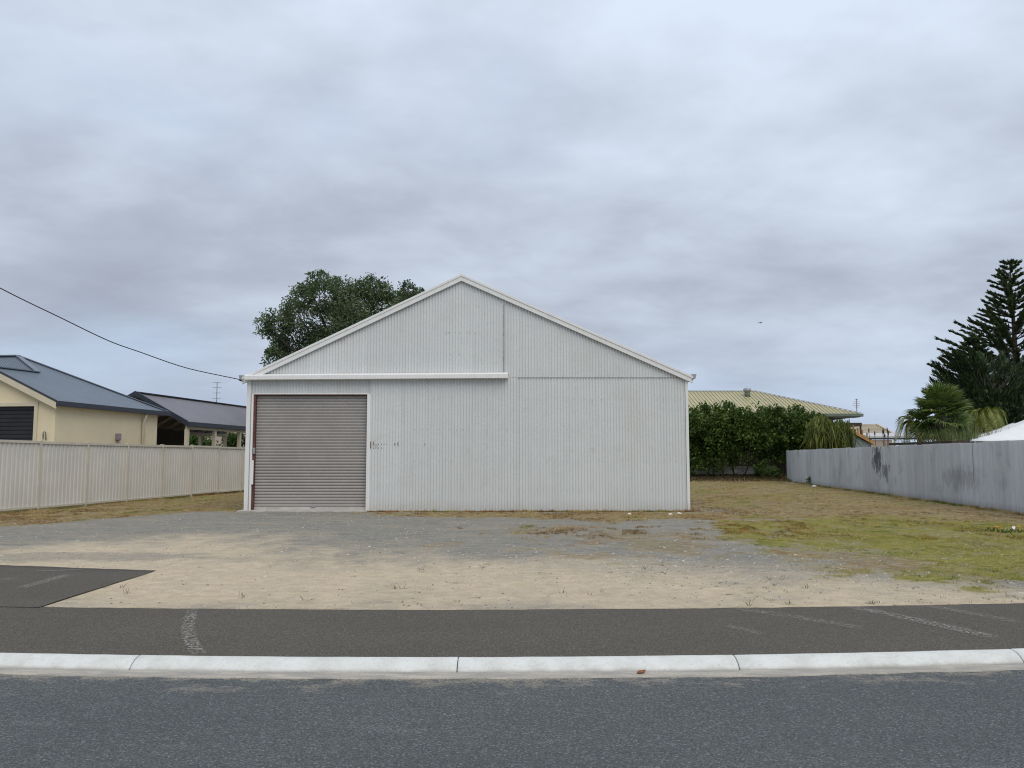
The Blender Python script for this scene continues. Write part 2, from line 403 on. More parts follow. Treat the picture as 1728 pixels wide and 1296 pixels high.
def ground_mat():
    m, t = material('lot_ground'); P = t.pos()
    z = t.node('ShaderNodeAttribute', attribute_name='zone').outputs['Color']
    sand, dry, green = t.node('ShaderNodeSeparateColor', {'Color': z}).outputs[:3]
    fine = t.noise(P, 38, 4, .7); mid = t.noise(P, 6, 6, .65, .3); big = t.noise(P, 1.1, 5, .6, .4)
    spk = t.node('ShaderNodeTexVoronoi', {'Vector': P, 'Scale': 34.0})
    bit = t.math('MULTIPLY', t.step(spk.outputs['Distance'], .22, .36, 1, 0), t.step(t.sep(spk.outputs['Color'])[1], .70, .80))
    spk2 = t.node('ShaderNodeTexVoronoi', {'Vector': P, 'Scale': 13.0})
    bit2 = t.math('MULTIPLY', t.step(spk2.outputs['Distance'], .12, .20, 1, 0), t.step(t.sep(spk2.outputs['Color'])[0], .86, .9))
    # grey road-metal gravel
    gr = t.mix(t.step(mid, .3, .7), (.19, .183, .158), (.285, .27, .228))
    gr = t.mix(t.step(t.noise(t.scale(P, (.5, 1.5, 1)), 1.3, 7, .68, .4), .46, .62, 0, .75), gr, (.33, .285, .215))
    gr = t.mix(t.step(t.noise(t.scale(P, (.6, 1.4, 1)), 2.6, 6, .7, .6), .54, .66, 0, .6), gr, (.135, .14, .13))
    gr = t.mix(t.step(fine, .4, .7, 0, .55), gr, (.12, .12, .115))
    gr = t.mix(t.math('MULTIPLY', bit, .9), gr, (.56, .54, .49))
    # sand
    sa = t.mix(t.step(mid, .3, .72), (.50, .41, .285), (.64, .535, .385))
    sa = t.mix(t.step(big, .42, .7, 0, .5), sa, (.44, .385, .305))
    sa = t.mix(t.step(fine, .46, .72, 0, .45), sa, (.29, .235, .165))
    grit = t.noise(P, 105, 3, .75)
    sa = t.mix(t.step(grit, .52, .72, 0, .5), sa, (.25, .205, .15)); gr = t.mix(t.step(grit, .50, .68, 0, .55), gr, (.36, .345, .30))
    tr = t.noise(t.scale(P, (.35, 3.2, 1)), 1.7, 6, .7, .5)
    sa = t.mix(t.step(tr, .56, .70, 0, .38), sa, (.27, .235, .19))
    sa = t.mix(t.math('MULTIPLY', bit, .35), sa, (.57, .54, .48))
    # dry grass and yellowing grass: ground colour between the blades
    dr = t.mix(t.step(mid, .3, .7), (.16, .11, .052), (.33, .25, .13))
    dr = t.mix(t.step(big, .45, .62, 0, .65), dr, (.24, .21, .085))
    dr = t.mix(t.step(t.noise(t.scale(P, (1, .6, 1)), .7, 6, .65, .5), .52, .64, 0, .6), dr, (.21, .12, .05))
    dr = t.mix(t.step(t.noise(P, 3.2, 6, .7, .4), .5, .66, 0, .7), dr, (.40, .32, .18))
    dr = t.mix(t.step(fine, .45, .75, 0, .5), dr, (.11, .075, .04))
    ge = t.mix(t.step(mid, .3, .7), (.17, .16, .032), (.29, .26, .055))
    ge = t.mix(t.step(fine, .45, .75, 0, .5), ge, (.075, .075, .025))
    c = t.mix(sand, gr, sa); c = t.mix(dry, c, dr); c = t.mix(green, c, ge)
    c = t.mix(t.math('MULTIPLY', bit2, .7), c, (.55, .53, .48))
    hgt = t.math('ADD', t.math('MULTIPLY', mid, .7), t.math('ADD', t.math('MULTIPLY', fine, .8), t.math('ADD', t.math('MULTIPLY', grit, .35), t.math('MULTIPLY', bit, .5))))
    t.bsdf(c, .95, 0, t.bump(hgt, .022, .8), .2)
    return m
M['ground'] = ground_mat()

# ------------------------------------------------------------------ ground, path, kerb, road
PATH_Z0, PATH_Z1 = -.022, .012
def curve(X, k, lim=4.6):
    c, b, a = k; Xc = np.clip(X, -lim, lim)
    return a + b * Xc + c * Xc * Xc + (b + 2 * c * Xc) * (X - Xc)
def fit(pts, z):
    q = np.array([gnd(x_, y_, z)[:2] for x_, y_ in pts]); return np.polyfit(q[:, 0], q[:, 1], 2)
KFIT = fit([(0, 1102), (235, 1104), (500, 1107.5), (773, 1109), (1000, 1108), (1243, 1104.5), (1728, 1094)], PATH_Z0)
PFIT = fit([(90, 1024.5), (350, 1026), (600, 1027.5), (860, 1028.5), (1100, 1027), (1300, 1024.5), (1500, 1021), (1728, 1017)], PATH_Z1)
def kerb_back(X): return curve(X, KFIT)
def path_back(X): return curve(X, PFIT)
DRV_X = gnd(270, 965).x; DRV_Y = gnd(270, 965).y
def drive_back(X): return DRV_Y + .23 * (DRV_X - X)

def zones(X, Y):
    n = fbm(X * .9, Y * .55, 3) - .5; n2 = fbm(X * 3.1, Y * 2.4, 9) - .5; n3 = fbm(X * 9, Y * 8, 14, 3) - .5
    def G(pts): return [gnd(*q) for q in pts]
    sand = G([(-900, 928), (-200, 930), (60, 921), (190, 905), (330, 902), (430, 922), (640, 938), (900, 946), (1120, 948), (1300, 962), (1480, 968),
              (1728, 992), (2400, 1012), (2600, 1060), (-900, 1060)])
    ds = sdist(X, Y, sand)
    s = sstep(ds + n * 3.0 + n2 * 1.7 + n3 * 1.3, -1.2, 1.9)
    thin = sdist(X, Y, G([(-300, 940), (60, 934), (240, 930), (420, 938), (420, 946), (150, 948), (-300, 952)]))
    s = s * (1 - .6 * sstep(thin + n2 * .9, -.15, .25))
    stony = sstep(Y - 9.0 + n * 1.5, 0, 1.6) * sstep(X + 1, 0, 4)
    s = s * (1 - .45 * stony * sstep(n2, -.1, .12))
    right = sdist(X, Y, [(4.55, 21.4), (4.55, 60), (19, 60), (30, 21), (30, 15.2), (13, 15.5), (8.6, 17.5), (5, 18.2)] + [tuple(q.xy) for q in
                  G([(1165, 878), (1000, 880), (860, 874), (640, 868)])] + [(-3.6, 21.4)])
    left = sdist(X, Y, [tuple(q.xy) for q in G([(-700, 930), (0, 890), (150, 878), (300, 866), (412, 862)])] + [(-7, 21.6), (-7, 60), (-16, 60), (-30, 12)])
    dr = np.maximum(sstep(right + n * 2.2 + n2 * 1.6 + n3 * .7, -.5, .7), sstep(left + n * 1.3 + n2 * .8, -.35, .45))
    tuft = sdist(X, Y, [tuple(q.xy) for q in G([(820, 905), (930, 888), (1250, 885), (1330, 935), (1150, 938), (960, 928)])])
    dr = np.maximum(dr, .6 * sstep(tuft * .25 + n * 1.5 + n2 * 1.5 + n3 * .7, .02, .40))
    gp = G([(1165, 882), (1300, 872), (1500, 872), (1728, 884), (2300, 905), (2400, 1010), (1728, 990), (1600, 981), (1470, 968), (1390, 950), (1290, 930), (1230, 905)])
    g = sdist(X, Y, gp)
    gg = sstep(g + n * 2.4 + n2 * 2.2 + n3 * 1.2, -.4, .9)
    bare = sdist(X, Y, G([(1270, 925), (1400, 925), (1560, 945), (1600, 965), (1450, 962), (1330, 950)]))
    gg = gg * (1 - .9 * sstep(bare + n2 * 2.2 + n3, -.1, .4))
    gg = gg * (.55 + .45 * sstep(n2 + n3 * .6, -.22, .05))
    far = sstep(Y, 21, 26) * (X > 4.5)
    gg = np.maximum(gg, far * .55 * sstep(n + n2 * .7, .0, .2))
    gg = np.maximum(gg, .5 * sstep(left - .6 + n * 1.5, 0, .6) * sstep(n2 + n * .5, .05, .2))
    dr = np.maximum(dr, sstep(g + n * 1.3 + n2 * 1.6 + n3 * .8, -.2, .4) * (.45 + .5 * sstep(n2 - n3, -.12, .14)))
    return s, dr, gg

def ground_z(X, Y):
    z = (fbm(X * .5, Y * .5, 21) - .5) * .05 + (fbm(X * 2.6, Y * 2.6, 5) - .5) * .022
    z = z + .32 * sstep(Y, 46.5, 51.5) * sstep(X, 3, 6)
    pb = path_back(X)
    edge = sstep(Y - pb, .0, .8)
    z = np.where(Y > pb - .02, z * edge + (PATH_Z1 - .001) * (1 - edge) + .006 * (fbm(X * 5, Y * 5, 8) - .5), z)
    sx = sstep(np.minimum(np.minimum(X + 7.4, 5.1 - X), np.minimum(Y - 20.2, 42 - Y)), -.4, .4)
    z = z * (1 - .9 * sx) - .004 * sx
    under = (Y < pb - .02)
    z = np.where(under, -.24, z)
    dv = sstep(np.minimum(DRV_X - .16 - X, drive_back(X) - .14 - Y), -.08, .08) * (Y > pb - .02) * (X > -14.5)
    near = sstep(np.minimum(DRV_X + .8 - X, drive_back(X) + .8 - Y), 0, .7) * (X > -14.5)
    z = np.where((near > 0) & (Y > pb - .02), z * (1 - near) + near * (PATH_Z1 - .002), z)
    z = z - .05 * dv
    z = np.where(np.maximum(np.abs(X) - 60, Y - 90) > 0, -.1, z)
    return z

def axis(*parts):
    out = []
    for a, b, st in parts: out.append(np.arange(a, b, st))
    return np.unique(np.round(np.concatenate(out), 4))
gx = axis((-900, -60, 60), (-60, -16, 2), (-16, -12, .25), (-12, 13, .09), (13, 22, .25), (22, 60, 2), (60, 901, 60))
gy = axis((-60, 4, 8), (4, 7.2, .4), (7.2, 14, .06), (14, 24, .12), (24, 54, .3), (54, 90, 3), (90, 1400, 90))
GX, GY = np.meshgrid(gx, gy); nx, ny = len(gx), len(gy)
GZ = ground_z(GX, GY)
zs, zd, zg = zones(GX, GY)
i = np.arange(nx * ny).reshape(ny, nx)
F = np.stack([i[:-1, :-1], i[:-1, 1:], i[1:, 1:], i[1:, :-1]], -1).reshape(-1, 4)
zcol = np.stack([zs, zd, zg, np.ones_like(zs)], -1).reshape(-1, 4)
tag(link('ground', np_mesh('ground', np.stack([GX, GY, GZ], -1).reshape(-1, 3), F, M['ground'], True, colors={'zone': zcol})), kind='structure')

def strip(xs, rows):
    """rows: list of (Y array, Z array) -> grid"""
    V = np.concatenate([np.c_[xs, np.broadcast_to(y, xs.shape), np.broadcast_to(z, xs.shape)] for y, z in rows]); n = len(xs); k = len(rows)
    i = np.arange(n * k).reshape(k, n)
    return V, np.stack([i[:-1, :-1], i[:-1, 1:], i[1:, 1:], i[1:, :-1]], -1).reshape(-1, 4)

xs = axis((-60, -14, 1.0), (-14, 14, .06), (14, 61, 1.0))
jit = (fbm(xs * 3.5, xs * 0 + .5, 31) - .5) * .05 + (fbm(xs * 16, xs * 0 + 2.5, 33) - .5) * .022
kb, pb = kerb_back(xs), path_back(xs) + jit
rows = [(kb + .004, PATH_Z0 - .12), (kb + .004, PATH_Z0 - .004), (kb + .02, PATH_Z0)]
for k in range(1, 8):
    f = k / 8; rows.append((kb + (pb - kb) * f, PATH_Z0 + (PATH_Z1 - PATH_Z0) * f + (fbm(xs * 1.3, xs * 0 + k, 77) - .5) * .006))
rows += [(pb - .02, PATH_Z1), (pb, PATH_Z1 - .006), (pb + .003, PATH_Z1 - .1)]
V, F = strip(xs, rows)
path = tag(link('footpath', np_mesh('footpath', V, F, M['path'], True)), kind='structure')
# driveway apron that joins the footpath at the left
xd = np.arange(-14.6, DRV_X + .001, .06)
jd = (fbm(xd * 4, xd * 0, 41) - .5) * .05
y0 = path_back(xd) - .05
rd = [(y0, PATH_Z1 + .004)]
for k in range(1, 9):
    f = k / 8; rd.append((y0 + (drive_back(xd) + jd - y0) * f, PATH_Z1 + .004 + (fbm(xd * 1.2, xd * 0 + k, 87) - .5) * .006 * (k < 8)))
rd.append((drive_back(xd) + jd + .006, PATH_Z1 - .1))
V, F = strip(xd, rd)
ej = (fbm(V[:, 1] * 4, V[:, 1] * 0 + 3, 43) - .5) * .06
last = np.isclose(V[:, 0], xd[-1]); V[last, 0] += ej[last]
tag(link('driveway', np_mesh('driveway', V, F, M['path'], True)), kind='structure')

# kerb: one piece between each pair of joints, shaped with a rolled face
KP = [(.0, -.13), (.0, -.026), (-.012, -.0195), (-.05, -.020), (-.095, -.030), (-.135, -.048), (-.165, -.070), (-.178, -.088), (-.182, -.13)]
KP = [(a, b - (0)) for a, b in KP]
joints = [-44, -30, -18, -12.4, -9.7, -7.4, -5.05, gnd(226, 1118, -.05).x, gnd(772, 1122, -.05).x, gnd(1244, 1118, -.05).x, 3.62, 5.9, 8.0, 10.3, 13, 20, 32, 44]
kerb = tag(empty('kerb', (0, 5.7, 0)), kind='structure')
for j in range(len(joints) - 1):
    a, b = joints[j] + .003, joints[j + 1] - .003
    n = max(3, int((b - a) / .12)); x = np.linspace(a, b, n)
    x[0], x[-1] = a, b; x = np.insert(x, [1, n - 1], [a + .008, b - .008])
    rnd = np.zeros(len(x)); rnd[0] = rnd[-1] = 1
    sk = random.uniform(-.25, .25) if j != 7 else .5
    rr = []
    for q, (dy, z) in enumerate(KP):
        yy = kerb_back(x) + dy + (.006 * rnd if 0 < q < 8 else 0)
        rr.append((yy - 5.7, z - .004 * rnd + (fbm(x * 6, x * 0 + q, 51 + j) - .5) * .004))
    V, F = strip(x, rr)
    e = len(x); caps = [[q * e for q in range(len(KP))], [q * e + e - 1 for q in reversed(range(len(KP)))]]
    me = bpy.data.meshes.new('kerb_stone'); me.from_pydata([tuple(v) for v in V], [], [tuple(f) for f in F] + [tuple(c) for c in caps]); me.update()
    me.polygons.foreach_set('use_smooth', [True] * len(F) + [False, False])
    at_ = me.attributes.new('face', 'FLOAT', 'POINT'); at_.data.foreach_set('value', np.repeat(np.linspace(0, 1, len(KP)), e).astype(np.float32))
    me.materials.append(M['kerb'])
    link('kerb_stone', me, kerb)
# gutter lip and road
kx = axis((-60, -8, 1.0), (-8, 8, .05), (8, 61, 1.0)); k0 = kerb_back(kx)
gw = .29 + (fbm(kx * 4, kx * 0, 61) - .5) * .05
V, F = strip(kx, [(k0 - .176, -.083), (k0 - .20, -.0835), (k0 - .24, -.088), (k0 - gw, -.0905), (k0 - gw - .006, -.12)][::-1])
tag(link('gutter', np_mesh('gutter', V, F, M['gutter'], True)), kind='structure')
rows = [(k0 - gw + .03, -.0975)]; dist = [0]
for dd in (.05, .12, .22, .35, .5, .7, .95, 1.3, 1.8, 2.6, 3.6, 5, 7, 9):
    rows.append((k0 - gw + .03 - dd, -.0975 + .014 * min(dd, 3.5) / 3.5)); dist.append(dd)
V, F = strip(kx, rows[::-1])
tag(link('road', np_mesh('road', V, F, M['road'], True, attrs={'kerb': np.repeat(dist[::-1], len(kx))})), kind='structure')

# scuffs and tyre prints on the footpath
def scuff(pts, width, m, parent, lines=1, name='scuff_mark', z=None):
    pts = [Vector(q) for q in pts]; n = 24; P = []
    for k in range(n):
        f = k / (n - 1) * (len(pts) - 1); a = min(int(f), len(pts) - 2); P.append(pts[a].lerp(pts[a + 1], f - a))
    V = []; Fq = []; E = []
    cols = 7
    for k, q in enumerate(P):
        t = (P[min(k + 1, n - 1)] - P[max(k - 1, 0)]).normalized(); r = Vector((t.y, -t.x, 0))
        for c in range(cols):
            g = q + r * width * (c / (cols - 1) - .5)
            f = (g.y - float(kerb_back(np.array(g.x)))) / float(path_back(np.array(g.x)) - kerb_back(np.array(g.x)))
            g.z = (PATH_Z0 + (PATH_Z1 - PATH_Z0) * f + .008) if z is None else z
            V.append(g); E.append((0, .8, 1, .75, 1, .85, 0)[c] * (min(1, k / 3, (n - 1 - k) / 3)))
    for k in range(n - 1):
        for c in range(cols - 1): Fq.append((k * cols + c, k * cols + c + 1, (k + 1) * cols + c + 1, (k + 1) * cols + c))
    link(name, np_mesh(name, np.array(V), np.array(Fq)[:, ::-1], m, True, attrs={'edge': E}), parent)
scuff([gnd(327, 1027), gnd(320, 1045), gnd(317, 1060), gnd(319, 1075), gnd(327, 1088), gnd(338, 1104)], .12, M['chalk'], path, name='tyre_print')
for a, b, wd, m in (((1222, 1056), (1290, 1070), .12, 'chalk2'), ((1230, 1028), (1470, 1062), .16, 'chalk2'), ((1432, 1026), (1690, 1076), .19, 'chalk'),
                    ((1545, 1022), (1728, 1052), .16, 'chalk2')):
    scuff([gnd(*a), gnd((a[0] + b[0]) / 2, (a[1] + b[1]) / 2 - 1), gnd(*b)], wd, M[m], path)
drv = bpy.data.objects['driveway']
scuff([gnd(30, 997), gnd(75, 984), gnd(118, 972)], .16, M['chalk'], drv, z=PATH_Z1 + .011)
scuff([gnd(60, 966), gnd(95, 966), gnd(150, 963)], .10, M['chalk'], drv, z=PATH_Z1 + .011)
scuff([gnd(-30, 984), gnd(30, 979)], .16, M['chalk2'], drv, z=PATH_Z1 + .011)

# ------------------------------------------------------------------ shed
SY = 21.5
shed = empty('shed', (-1.155, SY, 0), label='large white corrugated iron shed with a gabled front and taupe shutter', cat='shed')
XL, XR = -5.715, 5.715
px2x = lambda px, py: at(px, py, SY).x + 1.155
pz = lambda py: at(864, py, SY).z
AX, AZ = px2x(779, 470), pz(468)
EZ = pz(641)
def roofline(x, drop=0.0):
    if x < AX: return EZ + (AZ - EZ) * (x - (XL - .1)) / (AX - XL + .1) - drop
    return EZ + .03 + (AZ - EZ - .03) * ((XR + .1) - x) / (XR + .1 - AX) - drop
SEAM = pz(637); DTOP = pz(665)
DX0, DX1 = px2x(428, 760), px2x(619, 760)
TRK = pz(632)
P = .0762; A = .0125
def put(name, V, F, m, parent, loc=(0, 0, 0), rot=(0, 0, 0)):
    return link(name, np_mesh(name, V, F, m, True), parent, loc, rot)
# lower wall: sheets right of the shutter (each its own piece; alike ones share one mesh)
sheet_me = np_mesh('sheet', *corr(.775, P, A, .01, SEAM + .03, 8), M['sheet'], True)
x = DX1 + .075; k = 0
while x < XR - .05:
    wd = min(.762, XR - .012 - x)
    y = (-.022 if x < px2x(849, 700) - .1 else 0) + (.0018 if k % 2 else 0)
    if wd > .75: link('sheet', sheet_me, shed, (x, y, 0))
    else: put('sheet', *corr(wd, P, A, .01, SEAM + .03, 8), M['sheet'], shed, (x, y, 0))
    x += .762; k += 1
# left jamb pier and head above the shutter
put('sheet', *corr(DX0 - XL - .15, P, A, .02, DTOP + .0, 8), M['sheet'], shed, (XL + .07, 0, 0))
x = XL + .07; k = 0
while x < DX1 + .06:
    wd = min(.762, DX1 + .07 - x)
    put('sheet', *corr(wd, P, A, DTOP + .012, SEAM + .03, 8), M['sheet'], shed, (x, -.001 if k % 2 else .001, 0)); x += .762; k += 1
# gable sheets, cut to the rafters, lapped over the lower ones
x = XL; k = 0
while x < XR - .02:
    wd = min(.775, XR - x)
    put('sheet', *corr(wd, P, A, SEAM, lambda q, x=x: roofline(q + x, .03), 8), M['sheet'], shed, (x, -.010 + (.0018 if k % 2 else 0), 0)); x += .762; k += 1
b = MB(); b.ext([(XL, 0, SEAM - .006), (XR, 0, SEAM - .006), (XR, 0, SEAM + .003), (XL, 0, SEAM + .003)], (0, -.010, 0)); b.build('lap_strip', M['galv'], shed, loc=(0, -.009, 0))
b = MB(); xx = px2x(850, 600); b.box((xx, -.030, (SEAM + roofline(xx, .2)) / 2), (.016, .014, roofline(xx, .2) - SEAM)); b.build('cover_strip', M['galv'], shed)
b = MB(); xx = px2x(803, 600); b.box((xx, -.032, (SEAM + pz(557)) / 2), (.006, .004, pz(557) - SEAM)); b.build('cover_strip', M['flash'], shed)
# corner flashings
cf = MB(); cf.ext([(XL - .012, -.03, .0), (XL + .09, -.03, 0), (XL + .09, -.018, 0), (XL, -.018, 0), (XL, .10, 0), (XL - .012, .10, 0)], (0, 0, SEAM + .05)); cf.build('corner_flashing', M['flash'], shed)
cf = MB(); cf.ext([(XR + .012, -.03, .0), (XR - .06, -.03, 0), (XR - .06, -.018, 0), (XR, -.018, 0), (XR, .10, 0), (XR + .012, .10, 0)], (0, 0, SEAM + .02)); cf.build('corner_flashing', M['flash'], shed)
# shutter opening
jt = MB(); jt.box((DX1 + .042, -.024, DTOP / 2 + .005), (.085, .05, DTOP)); jt.build('door_trim', M['flash'], shed)
jt = MB(); jt.box((DX0 - .05, -.02, DTOP / 2 + .01), (.045, .05, DTOP)); jt.build('door_trim', M['flash'], shed)
jt = MB(); jt.box(((DX0 + DX1) / 2, -.021, DTOP + .006), (DX1 - DX0 + .05, .02, .03)); jt.build('door_trim', M['flash'], shed)
jb = MB(); jb.box((DX0 + .0, .06, DTOP / 2), (.048, .12, DTOP)); jb.build('jamb', M['red'], shed)
jb = MB(); jb.box(((DX0 + DX1) / 2, .075, DTOP - .022), (DX1 - DX0, .07, .04)); jb.build('lintel', M['red'], shed)
bx = MB(); bx.box((DX0 + .012, -.012, pz(761)), (.06, .05, .16)); bx.build('lock_box', M['galv'], shed, bevel=.006)
bx = MB(); bx.box((DX0 - .012, -.03, pz(797)), (.06, .02, .62)); bx.build('patch_plate', M['flash'], shed, bevel=.003)
# roller shutter: curved slats with shadowed interlocks
nsl = 37; hz = (DTOP - .06) / nsl; prof = []
for k in range(nsl):
    z0 = .10 + k * (DTOP - .13) / nsl; h = (DTOP - .13) / nsl
    for f, dd in ((0, .015), (.10, .003), (.18, -.004), (.45, -.009), (.75, -.006), (.92, .000), (.97, .014)): prof.append((z0 + f * h, dd))
xa, xb = DX0 + .028, DX1 - .002; n = len(prof)
V = [(xa, .10 + q, z) for z, q in prof] + [(xb, .10 + q, z) for z, q in prof]
rd_ = empty('roller_door', (0, 0, 0)); rd_.parent = shed
me = np_mesh('curtain', V, [(i, i + n, i + n + 1, i + 1) for i in range(n - 1)], M['shutter'], False); link('curtain', me, rd_)
b = MB(); b.box(((xa + xb) / 2, .092, .065), (xb - xa, .045, .075)); b.build('bottom_rail', M['shutter_rail'], rd_, bevel=.004)
b = MB(); b.box((px2x(527, 860), .062, .115), (.12, .03, .035)); b.build('handle', M['galv'], rd_, bevel=.006)
# sliding-door track cover
t0, t1 = px2x(416, 640), px2x(857, 634); zc = pz(637); 
tc = MB(); tc.ext([(t0, -.03, zc - .085), (t0, -.20, zc - .075), (t0, -.20, zc + .03), (t0, -.03, zc + .085)], (t1 - t0, 0, .045)); tc.build('track_cover', M['flash'], shed, bevel=.004)
# barge flashings: cover face and capping, left and right
for s in (0, 1):
    xe = XL - .13 if s == 0 else XR + .13
    ze = roofline(XL - .13) if s == 0 else roofline(XR + .13)
    a, c = (AX, AZ + .03), (xe, ze + .03)
    g = MB(); g.ext([(a[0], -.09, a[1]), (a[0], -.09, a[1] - .14), (c[0], -.09, c[1] - .14), (c[0], -.09, c[1])], (0, .055, 0)); g.build('barge_flashing', M['flash'], shed, bevel=.004)
    g = MB(); g.ext([(a[0], -.105, a[1] + .045), (a[0], -.105, a[1] - .02), (c[0], -.105, c[1] - .02), (c[0], -.105, c[1] + .045)], (0, .35, 0)); g.build('barge_capping', M['flash'], shed, bevel=.004)
# eaves gutters
for s, xg in ((0, XL - .09), (1, XR + .10)):
    q = 1 if s else -1; zb = EZ - (.05 if s == 0 else .02)
    g = MB(); g.ext([(xg, -.10, zb - .01), (xg + q * .10, -.10, zb + .05), (xg + q * .125, -.10, zb + .16), (xg, -.10, zb + .16)], (0, 18, 0)); g.build('eaves_gutter', M['galv'], shed)
# body behind the front
DEP = 17.8
put('side_wall', *corr(DEP, P, A, .01, EZ - .02, 6), M['sheet'], shed, (XL + .012, DEP, 0), (0, 0, R(-90)))
put('side_wall', *corr(DEP, P, A, .01, EZ - .02, 6), M['sheet'], shed, (XR - .012, .0, 0), (0, 0, R(90)))
put('back_wall', *corr(XR - XL, P, A, .01, lambda q: roofline(XR - q, .06), 6), M['sheet'], shed, (XR, DEP, 0), (0, 0, R(180)))
for s in (0, 1):
    xe = XL - .12 if s == 0 else XR + .12; L = math.hypot(xe - AX, AZ - roofline(xe)); ang = math.atan2(AZ - roofline(xe), abs(xe - AX))
    V, F = corr(DEP, P, A, 0, L, 6)
    V = np.c_[np.where(s == 0, -1, 1) * (L - V[:, 2]) * math.cos(ang) + AX, V[:, 0] - .02, AZ - (L - V[:, 2]) * math.sin(ang) + V[:, 1] + .0]
    link('roof', np_mesh('roof', V, F if s else F[:, ::-1], M['sheet'], True), shed)
g = MB(); g.ext([(AX - .2, -.08, AZ - .04), (AX, -.08, AZ + .055), (AX + .2, -.08, AZ - .04), (AX, -.08, AZ + .035)], (0, DEP, 0)); g.build('ridge_cap', M['flash'], shed)
# threshold slab
g = MB(); g.ext([(px2x(405, 866), -.30, -.05), (px2x(405, 866), -.30, .028), (px2x(405, 866), .12, .034), (px2x(405, 866), .12, -.05)], (px2x(622, 866) - px2x(405, 866), 0, 0)); g.build('threshold', M['concrete'], shed, bevel=.01)
# rusted slits and fixings on the wall
sl = MB()
for px, y0, y1 in ((625.5, 745, 757), (630, 745, 752.5), (630, 755, 757), (634.5, 749, 757), (639, 749, 751), (639, 755, 757), (644, 749, 751), (644, 755, 757), (648.5, 749.5, 750.7), (653, 749.5, 750.5), (666, 748, 751),
                   (671.5, 746, 752), (717, 748, 751.5)):
    q0, q1 = at(px, y0, SY - .035), at(px, y1, SY - .035); sl.box((q0.x + 1.155, -.0335, (q0.z + q1.z) / 2), (.013, .003, abs(q0.z - q1.z)))
sl.build('rust_slits', M['rust'], shed)['kind'] = 'stuff'
M['tan_stain'] = flat('tan_rust_bloom', (.42, .36, .27), .8, var=.3, nscale=20)
sl = MB()
for px, y0, y1 in ((753, 560, 562), (758, 560, 561.5), (769, 560, 561), (776, 560, 561.5), (788, 560, 561.2), (793, 560, 561.4), (803, 560, 562), (849, 563, 565.5), (760, 597, 598), (775, 597, 598), (803, 597, 598.5), (1000, 675, 677), (1015, 673, 674.5)):
    q0, q1 = at(px, y0, SY - .035), at(px, y1, SY - .035); sl.box((q0.x + 1.155, -.0235, (q0.z + q1.z) / 2), (.016, .003, abs(q0.z - q1.z)))
sl.build('rust_blooms', M['tan_stain'], shed)['kind'] = 'stuff'
for z in (pz(812), pz(820)):
    sl = MB(); sl.box((XL + .165, -.033, z), (.09, .004, .014)); sl.build('dent_gash', M['rust'], shed)
fx = MB()
for px in (700, 751, 803, 855, 907, 958, 1010, 1060, 1112):
    for zz in (.55, 1.3, 2.1, 2.9):
        for q in (0, .15, .30, .46, .61):
            if random.random() < .55: fx.box((px2x(px, 800) + q + random.uniform(-.006, .006), -.034, zz + random.uniform(-.015, .015)), (.011, .006, .011))
fx.build('fixings', M['galv'], shed)['kind'] = 'stuff'

# service wire to the eave
pw = [at(404, 642, 21.35), at(400, 639.5, 21.2), at(315, 621, 20.2), at(236, 594, 19.3), at(181, 574, 18.7), at(100, 535, 17.8), at(0, 486, 16.8), at(-160, 398, 15.4), at(-420, 235, 13.5)]
pw = [at(411, 644, 21.45)] + pw
sm = []
for k in range(len(pw) - 1):                # smooth the sag between the measured points
    a_, b_, c_, d_ = pw[max(k - 1, 0)], pw[k], pw[k + 1], pw[min(k + 2, len(pw) - 1)]
    for f in (0, .2, .4, .6, .8):
        sm.append(.5 * ((2 * b_) + (c_ - a_) * f + (2 * a_ - 5 * b_ + 4 * c_ - d_) * f * f + (3 * b_ - a_ - 3 * c_ + d_) * f ** 3))
sm.append(pw[-1])
W_ = MB(); W_.tube(sm, .011, 6); W_.build('service_wire', M['black'], smooth=True)
tag(bpy.data.objects['service_wire'], 'black overhead wire sagging down to the left eave of the white shed', 'wire')

# ------------------------------------------------------------------ cream steel fence at the left
th = math.atan2(1.59, 13.3)
f0 = Vector((-12.53, 20.3, 0)); fd = Vector((math.sin(th), math.cos(th), 0))
t0 = (21.78 - 20.3) / fd.y - 3 * 1.99
cf_ = empty('steel_fence', f0 + fd * t0, R(90) - th, label='cream steel panel fence running beside the left edge of the lot', cat='fence')
tp = .155; prof = []
nr = int(1.93 / tp)
for k in range(nr):
    for f, dd in ((0, .0), (.52, .0), (.64, .026), (.88, .026)): prof.append((.03 + (k + f) * tp * (1.93 / tp / nr), dd))
prof.append((1.96, 0)); n = len(prof)
V = [(a, q, .085) for a, q in prof] + [(a, q, 1.76) for a, q in prof]
pan = np_mesh('panel', V, [(i, i + 1, i + n + 1, i + n) for i in range(n - 1)], M['cream_steel'])
rt = MB(); rt.ext([(.0, -.028, 1.735), (.0, .05, 1.735), (.0, .05, 1.80), (0, -.028, 1.80)], (1.99, 0, 0)); rt = rt.mesh('top_rail', M['cream_post'])
rb = MB(); rb.ext([(.0, -.022, .06), (.0, .045, .06), (.0, .045, .11), (0, -.022, .11)], (1.99, 0, 0)); rb = rb.mesh('bottom_rail', M['cream_post'])
po = MB(); po.box((0, .01, .87), (.05, .10, 1.86)); po.box((0, .01, 1.805), (.062, .112, .018)); po = po.mesh('post', M['cream_post'])
for k in range(15):
    dzz = random.uniform(-.012, .012)
    if k < 14:
        link('panel', pan, cf_, (k * 1.99, 0, dzz)); link('top_rail', rt, cf_, (k * 1.99, 0, dzz)); link('bottom_rail', rb, cf_, (k * 1.99, 0, dzz))
    link('post', po, cf_, (k * 1.99, 0, dzz + .004), (0, R(random.uniform(-.3, .3)), 0))

